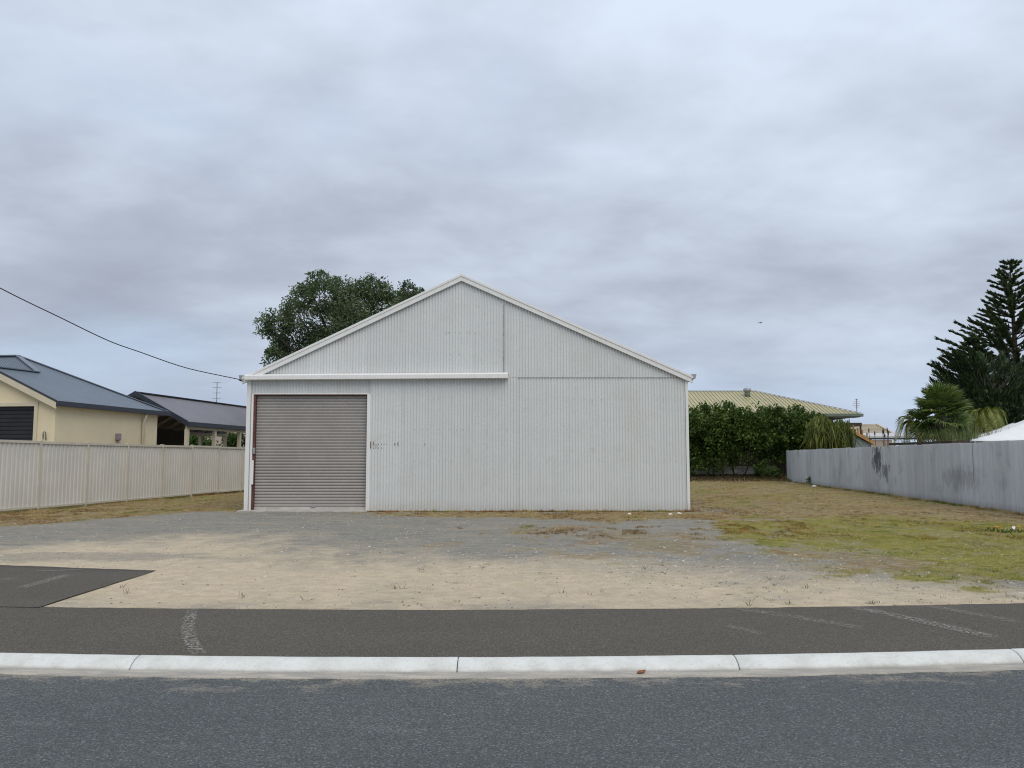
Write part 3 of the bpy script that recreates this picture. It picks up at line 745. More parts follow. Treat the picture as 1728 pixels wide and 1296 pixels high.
# ------------------------------------------------------------------ house with garage at the left
TH = R(-8); 
H = empty('garage_house', (-13.37, 24.3, 0), TH, label='cream rendered house with slate hip roof and garage behind the cream fence', cat='house')
ez = 3.03; GW = 4.48; tp_ = .47
wl = MB()
wl.ext([(-.12, .14, 0), (-.12, .14, ez - .02), (-.12, 5.5, ez - .02), (-.12, 5.5, 0)], (-.14, 0, 0)); wl.build('side_wall', M['cream_wall'], H)
fw = MB(); yF = .16
gz = lambda x: ez + tp_ * (GW / 2 - abs(x + GW / 2)) - .10
do0, do1, dtop = -GW + .80, -.80, 2.90
fw.ext([(-.262, yF, 0), (-.262, yF, gz(-.262)), (do1, yF, gz(do1)), (do1, yF, 0)], (0, .14, 0))
fw.ext([(do0, yF, 0), (do0, yF, gz(do0)), (-GW + .12, yF, gz(-GW + .12)), (-GW + .12, yF, 0)], (0, .14, 0))
fw.ext([(do1 - .001, yF, dtop), (do1 - .001, yF, gz(do1)), (-GW / 2, yF, gz(-GW / 2)), (do0 + .001, yF, gz(do0)), (do0 + .001, yF, dtop)], (0, .14, 0))
fw.build('front_wall', M['cream_wall'], H)
t = MB(); t.box((do1 + .05, yF - .012, dtop / 2 + .05), (.11, .05, dtop + .10)); t.build('door_trim', M['cream_trim'], H)
t = MB(); t.box((do0 - .05, yF - .012, dtop / 2 + .05), (.11, .05, dtop + .10)); t.build('door_trim', M['cream_trim'], H)
t = MB(); t.box((-GW / 2, yF - .012, dtop + .047), (do1 - do0 - .012, .05, .11)); t.build('door_trim', M['cream_trim'], H)
prof = []; ns = 24
for k in range(ns):
    for f, dd in ((0, .02), (.15, 0), (.8, -.006), (.95, .018)): prof.append((.02 + (k + f) * (dtop - .02) / ns, dd))
n = len(prof)
V = [(do0, yF + .09 + q, z) for z, q in prof] + [(do1, yF + .09 + q, z) for z, q in prof]
link('roller_door', np_mesh('roller_door', V, [(i, i + n, i + n + 1, i + 1) for i in range(n - 1)], M['dark_shutter']), H)
# roof planes
Ap = (-3.4, 2.56, ez + .50 * 3.4); J = (-2.15, 1.95, ez + tp_ * 2.24 + .02); Bk = (0, 5.97, ez)
Gp = (-GW / 2, .0, ez + tp_ * GW / 2)
r1 = MB(); r1.add([(0, 0, ez), (0, 5.97, ez), Ap, J, Gp], [(0, 1, 2, 3, 4)]); r1.build('roof', M['slate_roof'], H)
r2 = MB(); r2.add([(-GW, 0, ez), Gp, J, (-GW, 1.6, ez)], [(0, 1, 2, 3)]); r2.build('roof', M['slate_roof'], H)
lz = J[2] - ez
r3 = MB(); r3.add([J, Ap, (-13, 2.56, Ap[2]), (-13, 1.3, ez + .2), (-4.2, 1.3, ez + .2)], [(0, 1, 2, 3, 4)]); r3.build('roof', M['slate_roof_x'], H)
r4 = MB(); r4.add([Bk, (-13, 5.97, ez), (-13, 2.56, Ap[2]), Ap], [(0, 1, 2, 3)]); r4.build('roof', M['slate_roof_x'], H)
def cap(a, b_, m, parent, rad=.055, name='ridge_cap'):
    q = MB(); q.beam(Vector(a) + Vector((0, 0, .02)), Vector(b_) + Vector((0, 0, .02)), .16, .03); q.build(name, m, parent)
M['ridge'] = roof_mat('pale_slate_capping', (.15, .18, .22))
for a, b_ in ((Ap, J), (J, Gp), (Ap, (-13, 2.56, Ap[2])), (Bk, Ap)): cap(a, b_, M['ridge'], H)
g = MB(); g.ext([(.0, -.02, ez - .15), (.0, 5.99, ez - .15), (0, 5.99, ez + .005), (0, -.02, ez + .005)], (.11, 0, 0)); g.build('eaves_gutter', M['navy'], H, bevel=.01)
so = MB(); so.box((-.06, 2.95, ez - .14), (.115, 5.7, .02)); so.build('soffit', M['cream_trim'], H)
for s in (1, -1):
    x1 = 0 if s == 1 else -GW
    bb = MB(); bb.ext([(x1, -.02, ez + .00 - .03), (x1, -.02, ez - .23), (-GW / 2, -.02, Gp[2] - .23), (-GW / 2, -.02, Gp[2] - .03)], (0, .05, 0)); bb.build('barge_board', M['cream_trim'], H)
    bb = MB(); bb.ext([(x1, -.03, ez + .03), (x1, -.03, ez - .03), (-GW / 2, -.03, Gp[2] - .03), (-GW / 2, -.03, Gp[2] + .03)], (0, .06, 0)); bb.build('barge_capping', M['navy'], H)
mw = MB(); mw.box((-8.8, 3.75, 1.5), (8.3, 4.1, 3.0)); mw.build('main_wall', M['cream_wall'], H)
bw = MB(); bw.box((-2.5, 5.43, 1.5), (4.4, .12, 3.0)); bw.build('back_wall', M['cream_wall'], H)
dp = MB(); q = 4.55; dp.tube([(.02, q, ez - .14), (.02, q, ez - .25), (-.055, q, ez - .42), (-.055, q, .05)], .047, 10); dp.build('downpipe', M['cream_trim'], H, True)
lb = MB(); lb.box((-.06, 3.15, at(192, 737, 27.4).z), (.12, .17, .22)); lb.box((-.05, 3.15, at(192, 737, 27.4).z - .15), (.06, .06, .08)); lb.build('meter_box', M['mauve'], H, bevel=.015)
tp2 = MB(); tp2.tube([(-.38, yF - .03, 1.9), (-.38, yF - .06, 2.12), (-.38, yF - .12, 2.14)], .02, 6); tp2.build('wall_tap', M['galv'], H, True)
tp2 = MB(); tp2.box((-.48, yF - .02, 2.02), (.025, .04, .2)); tp2.build('wall_bracket', M['galv'], H)

# carport
K = empty('carport', (-12.1, 31, 0), TH, label='open carport with mauve grey gable roof on cream posts beyond the house', cat='carport')
kz, kr, kl, kd = 2.70, 1.13, 2.16, 11.5
for s in (0, 1):
    xe = 0 if s == 0 else -2 * kl
    q = MB(); q.ext([(xe, 0, kz), (-kl, 0, kz + kr), (-kl, kd, kz + kr), (xe, kd, kz)], (0, 0, -.03)); q.build('roof', M['mauve_roof'], K)
    q = MB(); q.ext([(xe, -.04, kz + .05), (xe, -.04, kz - .16), (-kl, -.04, kz + kr - .13), (-kl, -.04, kz + kr + .06)], (0, .06, 0)); q.build('barge_board', M['navy'], K)
    q = MB(); e = .1 if s == 0 else -.1; q.ext([(xe, -.04, kz - .16), (xe, -.04, kz + .012), (xe, kd, kz + .012), (xe, kd, kz - .16)], (e, 0, 0)); q.build('eaves_gutter', M['navy'], K, bevel=.01)
    q = MB(); q.box((xe + (-.1 if s == 0 else .1), kd / 2, kz - .19), (.07, kd - .1, .14)); q.build('beam', M['cream_trim'], K)
    for p_ in (.12, 2.2, 4.35, 6.5, 8.7, 11.2):
        q = MB(); q.box((xe + (-.1 if s == 0 else .1), p_, (kz - .26) / 2), (.13, .13, kz - .26)); q.build('post', M['cream_trim'], K)
    for k in range(11):
        q = MB(); yy = .16 + k * 1.08; q.beam((xe + (-.14 if s == 0 else .14), yy, kz - .065), (-kl - (.02 if s else -.02), yy, kz + kr - .10), .05, .10); q.build('rafter', M['cream_trim'], K)
q = MB(); q.beam((-kl, .0, kz + kr + .02), (-kl, kd, kz + kr + .02), .22, .03); q.build('ridge_cap', M['navy'], K)
q = MB(); q.box((-2 * kl + .25, 3.6, 1.3), (.08, 6.9, 2.6)); q.build('side_screen', M['darkwood'], K)

# pale building beyond the carport, with aerial
B = empty('farm_shed', (-17.0, 56, 0), R(-4), label='pale pinkish shed seen through the carport posts', cat='shed')
q = MB(); q.box((0, 2, 2.1), (9, 4, 4.2)); q.build('wall', M['pinkwall'], B)
q = MB(); q.box((.4, -.05, .9), (3.0, .06, 1.8)); q.build('lower_panel', M['bluewall'], B)
q = MB(); q.ext([(-5, -.4, 4.2), (-5, 2, 4.85), (-5, 4.4, 4.2), (-5, 4.4, 4.1), (-5, 2, 4.75), (-5, -.4, 4.1)], (10, 0, 0)); q.build('roof', M['pale_roof'], B)
def aerial(name, base, h, els, label, rz=0):
    o = empty(name, base, rz, label=label, cat='aerial')
    q = MB(); q.tube([(0, 0, 0), (0, 0, h)], .03, 6); q.build('mast', M['galv'], o)
    for z, l in els:
        q = MB(); q.tube([(-l / 2, 0, z), (l / 2, 0, z)], .017, 5); q.build('element', M['galv'], o)
a = at(366.5, 645, 57.2)
aerial('television_aerial', (a.x, 57.2, 4.55), a.z - 4.55, [(a.z - 4.57, .55), (at(366, 654, 57.2).z - 4.55, .62), (at(366, 663, 57.2).z - 4.55, .55), (at(366, 672.5, 57.2).z - 4.55, .6)],
       'tall thin aerial with four crossbars above the carport roof')

# ------------------------------------------------------------------ grey corrugated fence at the right
def fence_mat():
    m, t = material('weathered_grey_iron'); P = t.pos(); r = t.rnd()
    st = t.noise(t.scale(P, (9, 9, .4)), 1, 5, .65); bl = t.noise(P, 1.0, 5, .6, .4)
    c = t.mix(t.step(st, .35, .72), (.60, .62, .64), (.49, .51, .535))
    c = t.mix(t.step(bl, .5, .75, 0, .4), c, (.22, .235, .26))
    c = t.mix(t.step(t.noise(t.scale(P, (3, 3, 1.2)), 1.3, 6, .7, .6), .62, .74, 0, .5), c, (.17, .17, .19))
    v = t.math('MULTIPLY_ADD', r, .16, .92)
    c = t.mix(1.0, c, t.node('ShaderNodeCombineXYZ', {'X': v, 'Y': v, 'Z': v}).outputs[0], 'MULTIPLY')
    # smoke-black scorch
    for (x0, y0, z0, sx, sz, k) in ((13.97, 31.85, 1.36, .34, .55, .9), (13.80, 30.9, .85, .30, .42, .7), (13.0, 24.3, .75, .8, .4, .28)):
        q = t.node('ShaderNodeVectorMath', operation='SUBTRACT'); t.put(q.inputs[0], P); q.inputs[1].default_value = (x0, y0, z0)
        q = t.node('ShaderNodeVectorMath', operation='MULTIPLY', ins={0: q.outputs[0]}); q.inputs[1].default_value = (.2, 1 / sx / 2.2, 1 / sz)
        ln = t.node('ShaderNodeVectorMath', operation='LENGTH', ins={0: q.outputs[0]}).outputs['Value']
        ln = t.math('ADD', ln, t.math('MULTIPLY', t.math('SUBTRACT', t.noise(t.scale(P, (1, .8, .45)), 4.0, 6, .7, .8), .5), 3.4))
        c = t.mix(t.step(ln, .35, 1.0, k, 0), c, (.075, .075, .085))
    low = t.math('MULTIPLY', t.step(t.sep(P)[2], .0, .25, 1, 0), t.noise(t.scale(P, (4, 4, 3)), 1, 4))
    c = t.mix(t.math('MULTIPLY', low, .7), c, (.20, .16, .12))
    t.bsdf(c, .55, .15, None, .35); return m
M['fence_iron'] = fence_mat()
rdir = Vector((3.7, 29.1, 0)).normalized(); ra = math.atan2(rdir.y, rdir.x)
RF = empty('iron_fence', Vector((12.5, 20.3, 0)) + rdir * -6.1, ra - math.pi, label='long grey corrugated iron fence with black scorch mark on the right', cat='fence')
fs = np_mesh('sheet', *corr(.79, P, .0095, .0, 1.80, 8), M['fence_iron'], True)
for k in range(46):
    link('sheet', fs, RF, (-(k + 1) * .762, .002 if k % 2 else -.002, random.uniform(-.012, .012)), (R(random.uniform(-.4, .4)), R(random.uniform(-.15, .15)), 0))
q = MB(); q.box((-17.5, .05, 1.5), (35, .05, .07)); q.build('rail', M['plank'], RF)
q = MB(); q.box((-17.5, .05, .4), (35, .05, .07)); q.build('rail', M['plank'], RF)
# low white iron fence across the back
e1 = Vector((12.5, 20.3, 0)) + rdir * 29.3
BF = empty('low_fence', (e1.x + .2, 51.6, .3), math.pi, label='low white iron fence of horizontal ribs half hidden under the hedge', cat='fence')
for k in range(7):
    V, F = corr(.50, .125, .02, 0, 2.1, 8)
    V = np.c_[V[:, 2], -V[:, 1], V[:, 0]]
    link('sheet', np_mesh('sheet', V, F[:, ::-1], M['whiteboard'], True), BF, (k * 2.1, 0, .06))
    q = MB(); q.box((k * 2.1, -.05, .3), (.09, .07, .6)); q.build('post', M['darkwood'], BF)
TF = empty('paling_fence', (e1.x + 1.6, 52.1, .3), math.pi, label='dark timber paling fence behind the hedge at the back of the lot', cat='fence')
q = MB()
for k in range(123): q.box((k * .13, 0, .95 + random.uniform(-.02, .02)), (.118, .02 + .004 * (k % 2), 1.9))
q.build('palings', M['darkwood'], TF)['kind'] = 'stuff'
q = MB(); q.box((7.3, .04, 1.5), (14.5, .05, .08)); q.build('rail', M['darkwood'], TF)

# ------------------------------------------------------------------ foliage builders
def unit(a): return a / np.maximum(np.linalg.norm(a, axis=-1, keepdims=True), 1e-9)
def leaves(blobs, n, size, rs, clump=26, spread=.22, up=.3, shell=(.55, 1.0), aspect=.42):
    """small diamond leaves in twig clumps through a set of ellipsoids (x,y,z,rx,ry,rz)"""
    B = np.array(blobs, float); wgt = (B[:, 3] * B[:, 4] * B[:, 5]) ** .66; wgt /= wgt.sum()
    nt = max(1, n // clump)
    bi = rs.choice(len(B), nt, p=wgt); dirs = unit(rs.normal(size=(nt, 3)))
    rad = rs.uniform(shell[0] ** 2, shell[1] ** 2, nt) ** .5
    tw = B[bi, :3] + dirs * B[bi, 3:] * rad[:, None]
    ti = rs.integers(0, nt, n); sc = B[bi[ti], 3:].mean(1)
    c = tw[ti] + np.clip(rs.normal(size=(n, 3)), -1.7, 1.7) * (spread * sc)[:, None]
    ax = unit(dirs[ti] * .8 + rs.normal(size=(n, 3)) * .8 + np.array([0, 0, up]))
    nr = unit(np.cross(ax, rs.normal(size=(n, 3))))
    L = size * rs.uniform(.6, 1.4, n)[:, None]; Wd = L * aspect
    V = np.stack([c - ax * L * .5, c + nr * Wd * .5, c + ax * L * .5, c - nr * Wd * .5], 1).reshape(-1, 3)
    F = np.arange(n * 4).reshape(n, 4)
    tint = np.clip(rs.normal(.45, .27, nt)[ti] * .7 + rs.uniform(0, 1, n) * .3, 0, 1)
    return V, F, np.repeat(tint, 4)
def blades(P0, D, L, Wd, rs, droop=.3, tint=None):
    """two-piece strap leaves: base points, directions, lengths, widths"""
    n = len(P0); D = unit(D); side = unit(np.cross(D, np.array([0, 0, 1.0]) + rs.normal(size=(n, 3)) * .35))
    L = np.broadcast_to(L, (n,))[:, None]; Wd = np.broadcast_to(Wd, (n,))[:, None]; dr = np.broadcast_to(droop, (n,))[:, None]
    mid = P0 + D * L * .55 - np.array([0, 0, 1.0]) * dr * L * .15; tip = P0 + D * L - np.array([0, 0, 1.0]) * dr * L * .6
    V = np.stack([P0 - side * Wd * .35, P0 + side * Wd * .35, mid - side * Wd * .5, mid + side * Wd * .5, tip], 1).reshape(-1, 3)
    o = np.arange(n)[:, None] * 5
    F = np.concatenate([o + np.array([[0, 1, 3]]), o + np.array([[0, 3, 2]]), o + np.array([[2, 3, 4]])])
    tint = rs.uniform(0, 1, n) if tint is None else tint
    return V, F, np.repeat(tint, 5)
def leafmesh(name, VFT, m, parent=None):
    return link(name, np_mesh(name, VFT[0], VFT[1], m, False, attrs={'tint': VFT[2]}), parent)
def cat3(L):
    V = []; F = []; T = []; b = 0
    for v, f, t in L: V.append(v); F.append(f + b); T.append(t); b += len(v)
    return np.concatenate(V), np.concatenate(F), np.concatenate(T)

# broad tree behind the shed
TY = 43.0; pm = FPX / TY
rs = np.random.default_rng(3)
T = empty('broad_tree', (-8.2, TY, 0), label='round leafy dark green tree rising behind the shed roof', cat='tree')
bl = []
for px, py, r in ((458, 556, 20), (478, 548, 24), (462, 585, 16), (490, 575, 28), (515, 540, 30), (512, 505, 22), (523, 484, 18), (545, 480, 19), (560, 478, 15), (560, 505, 34), (590, 500, 28), (618, 486, 22), (610, 512, 36),
                  (640, 490, 24), (650, 512, 32), (670, 502, 24), (692, 492, 16), (704, 492, 11), (530, 580, 36), (560, 550, 34), (600, 550, 38), (640, 550, 34), (680, 530, 24), (560, 610, 46), (630, 600, 50), (500, 625, 40), (700, 560, 34), (452, 592, 9), (475, 610, 20)):
    q = at(px, py, TY); rr = r / pm
    bl.append((q.x + 8.2, rs.uniform(-1.6, 1.6) * min(1, r / 26), q.z, rr, rr * 1.2, rr * .92))
for k in range(14):
    a_ = rs.uniform(0, 6.28); bl.append((math.cos(a_) * 2.6, 1.2 + math.sin(a_) * 2.2, rs.uniform(4.2, 8.4), 1.1, 1.1, 1.0))
leafmesh('foliage', leaves(bl, 72000, .155, rs, 34, .20, .15, (.6, .97), .42), M['tree_leaf'], T)
tk = MB(); tk.tube([(0, 0, -.1), (.1, 0, 1.5), (-.1, .1, 3), (.1, 0, 4.4)], [.34, .27, .25, .22], 10)
for b_ in bl[::2]:
    e_ = Vector(b_[:3]); tk.tube([(.05, 0, 3.0 + random.random()), Vector((.05, 0, 3.6)).lerp(e_, .55) + Vector((0, 0, .3)), e_], [.15, .09, .03], 6)
tk.build('trunk', M['bark'], T, True)

# hedge across the back
rs = np.random.default_rng(11); HY = 50.3
HG = empty('hedge', (15.3, HY, .3), label='tall dark green bushy hedge at the back of the lot right of the shed', cat='hedge')
bl = []
tops = [(1160, 688), (1180, 682), (1205, 680), (1225, 679), (1250, 682), (1275, 684), (1300, 683), (1325, 682), (1345, 684), (1362, 690), (1376, 701)]
for px, py in tops:
    for k, (dy, r) in enumerate(((14, 15), (32, 22), (55, 24), (78, 22))):
        if k == 3 and 1240 < px < 1330: continue
        q = at(px + rs.uniform(-7, 7), py + dy + rs.uniform(-4, 4), HY + rs.uniform(-.5, .5) - (.25 if k in (1, 2) else -.1))
        rr = r / FPX * HY; bl.append((q.x - 15.3, q.y - HY, q.z - .3, rr, rr, rr * .85))
for k in range(46):
    q = at(rs.uniform(1156, 1372), rs.uniform(694, 745), HY); q = q - Vector((15.3, HY, .3)); rr = rs.uniform(.25, .5); bl.append((q.x, rs.uniform(-1.25, -.5), q.z, rr, rr, rr * .8))
fol = [leaves(bl, 34000, .17, rs, 16, .24, .35, (.6, 1.0), .6)]
low = [(rs.uniform(-5.2, 4.6), rs.uniform(.35, 1.0), rs.uniform(.9, 2.3), .5, .4, .5) for k in range(46)]
fol.append(leaves(low, 9000, .16, rs, 12, .3, 0, (.3, 1), .6))
vin = [(rs.uniform(-5.2, 3.2), rs.uniform(-.8, -.1), rs.uniform(.15, 1.5), .35, .25, .4) for k in range(30)]
fol.append(leaves(vin, 4200, .13, rs, 10, .35, 0, (.3, 1), .5))
leafmesh('foliage', cat3(fol), M['hedge_leaf'], HG)
tk = MB()
for k in range(15):
    x0 = -5 + k * .66 + random.uniform(-.2, .2); pts = [(x0, .3, -.05)]; 
    for z in (.6, 1.2, 1.9, 2.6): pts.append((x0 + random.uniform(-.25, .25), .3 + random.uniform(-.3, .2), z))
    tk.tube(pts, [.06, .05, .045, .035, .02], 6)
tk.build('stems', M['bark'], HG, True)
# leaf litter mound in front of the hedge
rs2 = np.random.default_rng(5)
n = 20000; lx = rs2.uniform(4.9, 16.2, n); ly = 47.2 + rs2.uniform(0, 1, n) ** .6 * 4.2; lz = ground_z(lx, ly)
V, F, tt = blades(np.c_[lx, ly, lz - .01], np.c_[rs2.normal(size=n), rs2.normal(size=n), rs2.uniform(.3, 1.4, n)], rs2.uniform(.08, .24, n), .02, rs2, .5, rs2.uniform(0, .7, n))
M['litter'] = foliage('leaf_litter', [(0, (.035, .024, .014)), (.6, (.075, .052, .03)), (1, (.07, .085, .03))], .8, .05)
o = leafmesh('undergrowth', (V, F, tt), M['litter']); tag(o, kind='stuff')

# weeping yellow-green shrub at the hedge end
rs = np.random.default_rng(17); WY = 46.5
q = at(1400, 750, WY); WS = empty('weeping_shrub', (q.x, WY, 0), label='yellow-green weeping shrub at the right end of the hedge', cat='shrub')
P0 = []; D = []
for k in range(2400):
    px_ = rs.choice([1378, 1388, 1398, 1412, 1424], p=[.24, .24, .14, .19, .19]) + rs.normal() * 5; top_ = {0: 698, 1: 712, 2: 704}[int(px_ > 1393) + int(px_ > 1405)] + abs(px_ - (1385 if px_ < 1393 else 1400 if px_ < 1405 else 1417)) * .9 + rs.normal() * 2
    c = at(px_, rs.uniform(top_, 744), WY); P0.append((c.x - q.x, rs.normal() * .5, c.z)); D.append((rs.normal() * .3, rs.normal() * .3, -.6))
P0 = np.array(P0); tint = np.clip(rs.uniform(0, 1, 2400) * .7 + (P0[:, 0] < 0) * .2, 0, 1)
leafmesh('foliage', blades(P0, np.array(D), rs.uniform(.4, .9, 2400), .05, rs, .5, tint), M['weep'], WS)
tk = MB()
for k in range(7): tk.tube([(0, 0, 0), (random.uniform(-.4, .4), random.uniform(-.2, .2), 1.8), (random.uniform(-.9, .9), random.uniform(-.3, .3), 3.4)], [.05, .035, .012], 5)
tk.build('stems', M['bark'], WS)

# bushes beyond the carport
for px, rr, lab in ((334, 1.15, 'leafy green bush between the first two carport posts'), (393, .85, 'leafy green bush just left of the shed corner beyond the carport')):
    q = at(px, 742, 45); rs = np.random.default_rng(px)
    o = empty('bush', (q.x, 45, 0), label=lab, cat='bush')
    bl = [(rs.uniform(-.5, .5) * rr, rs.uniform(-.4, .4), rs.uniform(.7, 2.45), .42 * rr, .42 * rr, .42 * rr) for k in range(24)]
    leafmesh('foliage', leaves(bl, 6500, .15, rs, 12, .3, .3, (.5, 1), .5), M['bush_leaf'], o)
    tk = MB(); tk.tube([(0, 0, -.05), (0, 0, 1.4)], [.07, .04], 6); tk.build('stem', M['bark'], o)

# ------------------------------------------------------------------ olive-roofed house behind the hedge
OY = 56.0; oe = at(1453, 698, OY); ez2 = oe.z; a5 = 5.5; rzz = at(1275, 660.5, OY + a5).z
xr = oe.x; xl = 4.0
OH = empty('olive_roof_house', (xr, OY, 0), label='house with ribbed olive yellow hip roof behind the hedge', cat='house')
def ribbed(P4, n, name, m, parent):
    """roof plane: eave-left, eave-right, top-right, top-left; ribs run up the slope"""
    q = MB(); q.ext(P4, (0, 0, -.05)); return q.build(name, m, parent)
q = MB(); q.ext([(xl - xr, 0, ez2), (0, 0, ez2), (-a5, a5, rzz), (xl - xr + a5, a5, rzz)], (0, 0, -.05)); q.build('roof', M['olive_roof'], OH)
q = MB(); q.ext([(0, 0, ez2), (0, 2 * a5, ez2), (-a5, a5, rzz)], (0, 0, -.05)); q.build('roof', M['olive_roof'], OH)
q = MB(); q.ext([(xl - xr, 2 * a5, ez2), (0, 2 * a5, ez2), (-a5, a5, rzz), (xl - xr + a5, a5, rzz)], (0, 0, -.05)); q.build('roof', M['olive_roof'], OH)
M['olive_rib'] = roof_mat('olive_roof_rib', (.36, .325, .18))
rib = MB(); x = -.25
sl = (rzz - ez2) / a5
while x > xl - xr + 5.4:
    t_ = min(a5, -x); rib.beam((x, .0, ez2 + .012), (x, t_, ez2 + sl * t_ + .012), .045, .06); x -= .26
rib.build('roof_ribs', M['olive_rib'], OH)['kind'] = 'stuff'
cap((-a5, a5, rzz + .02), (xl - xr + a5, a5, rzz + .02), M['olive_rib'], OH); cap((0, 0, ez2 + .04), (-a5, a5, rzz + .04), M['olive_rib'], OH, name='hip_cap')
q = MB(); q.box(((xl - xr) / 2 + .05, -.06, ez2 - .10), (xr - xl + .14, .12, .20)); q.build('eaves_gutter', M['greygreen'], OH, bevel=.015)
q = MB(); q.box((.06, a5, ez2 - .10), (.12, 2 * a5 - .02, .20)); q.build('eaves_gutter', M['greygreen'], OH, bevel=.015)
q = MB(); q.box(((xl - xr) / 2 - .02, .55, ez2 - .23), (xr - xl - .06, 1.0, .03)); q.build('soffit', M['greygreen'], OH)
q = MB(); q.box(((xl - xr) / 2 - .7, a5 + .5, (ez2 - .25) / 2), (xr - xl - 1.6, 2 * a5 - 1, ez2 - .25)); q.build('wall', M['olive_wall'], OH)
q = MB(); q.box((-2.6, .98, 2.9), (2.2, .06, 1.3)); q.build('window', M['black'], OH)
v = at(1261, 663, OY + 4.2); vz = ez2 + sl * 4.2
V_ = MB(); V_.lathe([(.20, -.1), (.20, .28), (.17, .30)], (v.x - xr, 4.2, vz), 14); V_.build('vent_neck', M['greygreen'], OH, True)
V_ = MB(); V_.lathe([(.20, .30), (.27, .36), (.29, .46), (.24, .57), (.12, .62), (.02, .63)], (v.x - xr, 4.2, vz), 16); V_.build('vent_turbine', M['galv'], OH, True)
pg = MB(); c = at(1432, 716, 52.5); e_ = at(1453, 714, 52.5)
g = empty('pergola', (c.x, 52.5, 0), label='small lean-to frame with thin post beside the olive-roofed house', cat='pergola')
q = MB(); q.box(((e_.x - c.x) / 2, 1.2, c.z), (e_.x - c.x + .1, 2.4, .20)); q.build('roof', M['darkwood'], g)
q = MB(); q.box((e_.x - c.x, .1, c.z / 2), (.09, .09, c.z)); q.build('post', M['darkwood'], g)
q = MB(); q.box((.05, .1, c.z / 2), (.09, .09, c.z)); q.build('post', M['darkwood'], g)
a = at(1427, 673, 60); b0 = OY + 4
aerial('television_aerial', (a.x - .05, 58, ez2 - .1), at(1427, 673, 58).z - ez2 + .1, [(at(1427, y, 58).z - ez2 + .1, l) for y, l in ((674, .25), (678, .4), (681, .45), (684.5, .5), (687, .3))],
       'short thin aerial at the right end of the olive roof')

# garden shed, tan-roofed house and dark lean-to beyond the grey fence
gp = at(1428, 722, 46); gs = empty('garden_shed', (gp.x, 46, 0), label='small blue-grey shed with sloping orange timber edge behind the grey fence', cat='shed')
ge = at(1474, 748, 46); wz = ge.x - gp.x
q = MB(); q.ext([(.12, .08, 0), (.12, .08, gp.z - .2), (.13, .08, gp.z - .2), (wz - .08, .08, ge.z - .1), (wz - .08, .08, 0)], (0, 2.4, 0)); q.build('wall', M['bluewall'], gs)
q = MB(); q.beam((0, 0, gp.z), (wz, 0, ge.z), .12, .16); q.build('barge_board', M['orange_wood'], gs)
q = MB(); q.ext([(0, .06, gp.z), (wz + .1, .06, ge.z - .02), (wz + .1, .06, ge.z - .08), (0, .06, gp.z - .08)], (0, 2.6, 0)); q.build('roof', M['tan_roof'], gs)
for k in range(5):
    f = .1 + k * .17; q = MB(); q.box((wz * f, .03, gp.z + (ge.z - gp.z) * f + .22), (.06, .06, .34)); q.build('finial_post', M['orange_wood'], gs)

TYH = 84.0
th_ = empty('tan_roof_house', (at(1480, 740, TYH).x, TYH, 0), label='distant tan tiled roof house in the gap beyond the grey fence', cat='house')
x0 = th_.location.x
r0, r1_, e0_, e1_ = at(1440, 716, TYH + 4), at(1480, 717, TYH + 4), at(1400, 737, TYH), at(1516, 737, TYH)
nrow = 9
for k in range(nrow):                       # tile courses, each stepped over the one below
    f0_, f1_ = k / nrow, (k + 1) / nrow
    p0, p1 = e0_.lerp(r0, f0_), e1_.lerp(r1_, f0_); p2, p3 = e1_.lerp(r1_, f1_), e0_.lerp(r0, f1_)
    q = MB(); o_ = Vector((x0, TYH, 0)); q.ext([p0 - o_ + Vector((0, 0, .09)), p1 - o_ + Vector((0, 0, .09)), p2 - o_ + Vector((0, 0, .0)), p3 - o_ + Vector((0, 0, .0))], (0, 0, -.13)); q.build('tile_course', M['tan_roof'], th_)
q = MB(); q.beam(e1_ - o_ + Vector((0, 0, .1)), r1_ - o_ + Vector((0, 0, .1)), .3, .1); q.beam(r0 - o_, r1_ - o_, .3, .12); q.build('ridge_cap', M['tan_cap'], th_)
q = MB(); q.box(((e0_.x + e1_.x) / 2 - x0, 3.5, 1.6), (e1_.x - e0_.x - 1, 6.4, 3.2)); q.build('wall', M['pinkwall'], th_)
v0, v1 = at(1465, 737, 78), at(1560, 739, 78)
vh = empty('verandah_house', (v0.x, 78, 0), label='far low house with flat white verandah roof behind the palm', cat='house')
q = MB(); q.ext([(0, 0, v0.z - .1), (0, 0, v0.z + .05), (0, 2.5, v0.z + .45), (0, 2.5, v0.z + .3)], (v1.x - v0.x + 3, 0, 0)); q.build('verandah_roof', M['pale_roof'], vh)
q = MB(); q.box(((v1.x - v0.x) / 2 + 1.5, .02, v0.z - .18), (v1.x - v0.x + 3, .12, .15)); q.build('eaves_gutter', M['navy'], vh)
q = MB(); q.box(((v1.x - v0.x) / 2 + 1.5, 3.2, 1.2), (v1.x - v0.x + 2, 3.4, 2.4)); q.build('wall', M['pinkwall'], vh)
for k in range(4):
    q = MB(); q.box((.3 + k * 2.2, .1, (v0.z - .25) / 2), (.12, .12, v0.z - .25)); q.build('post', M['cream_trim'], vh)

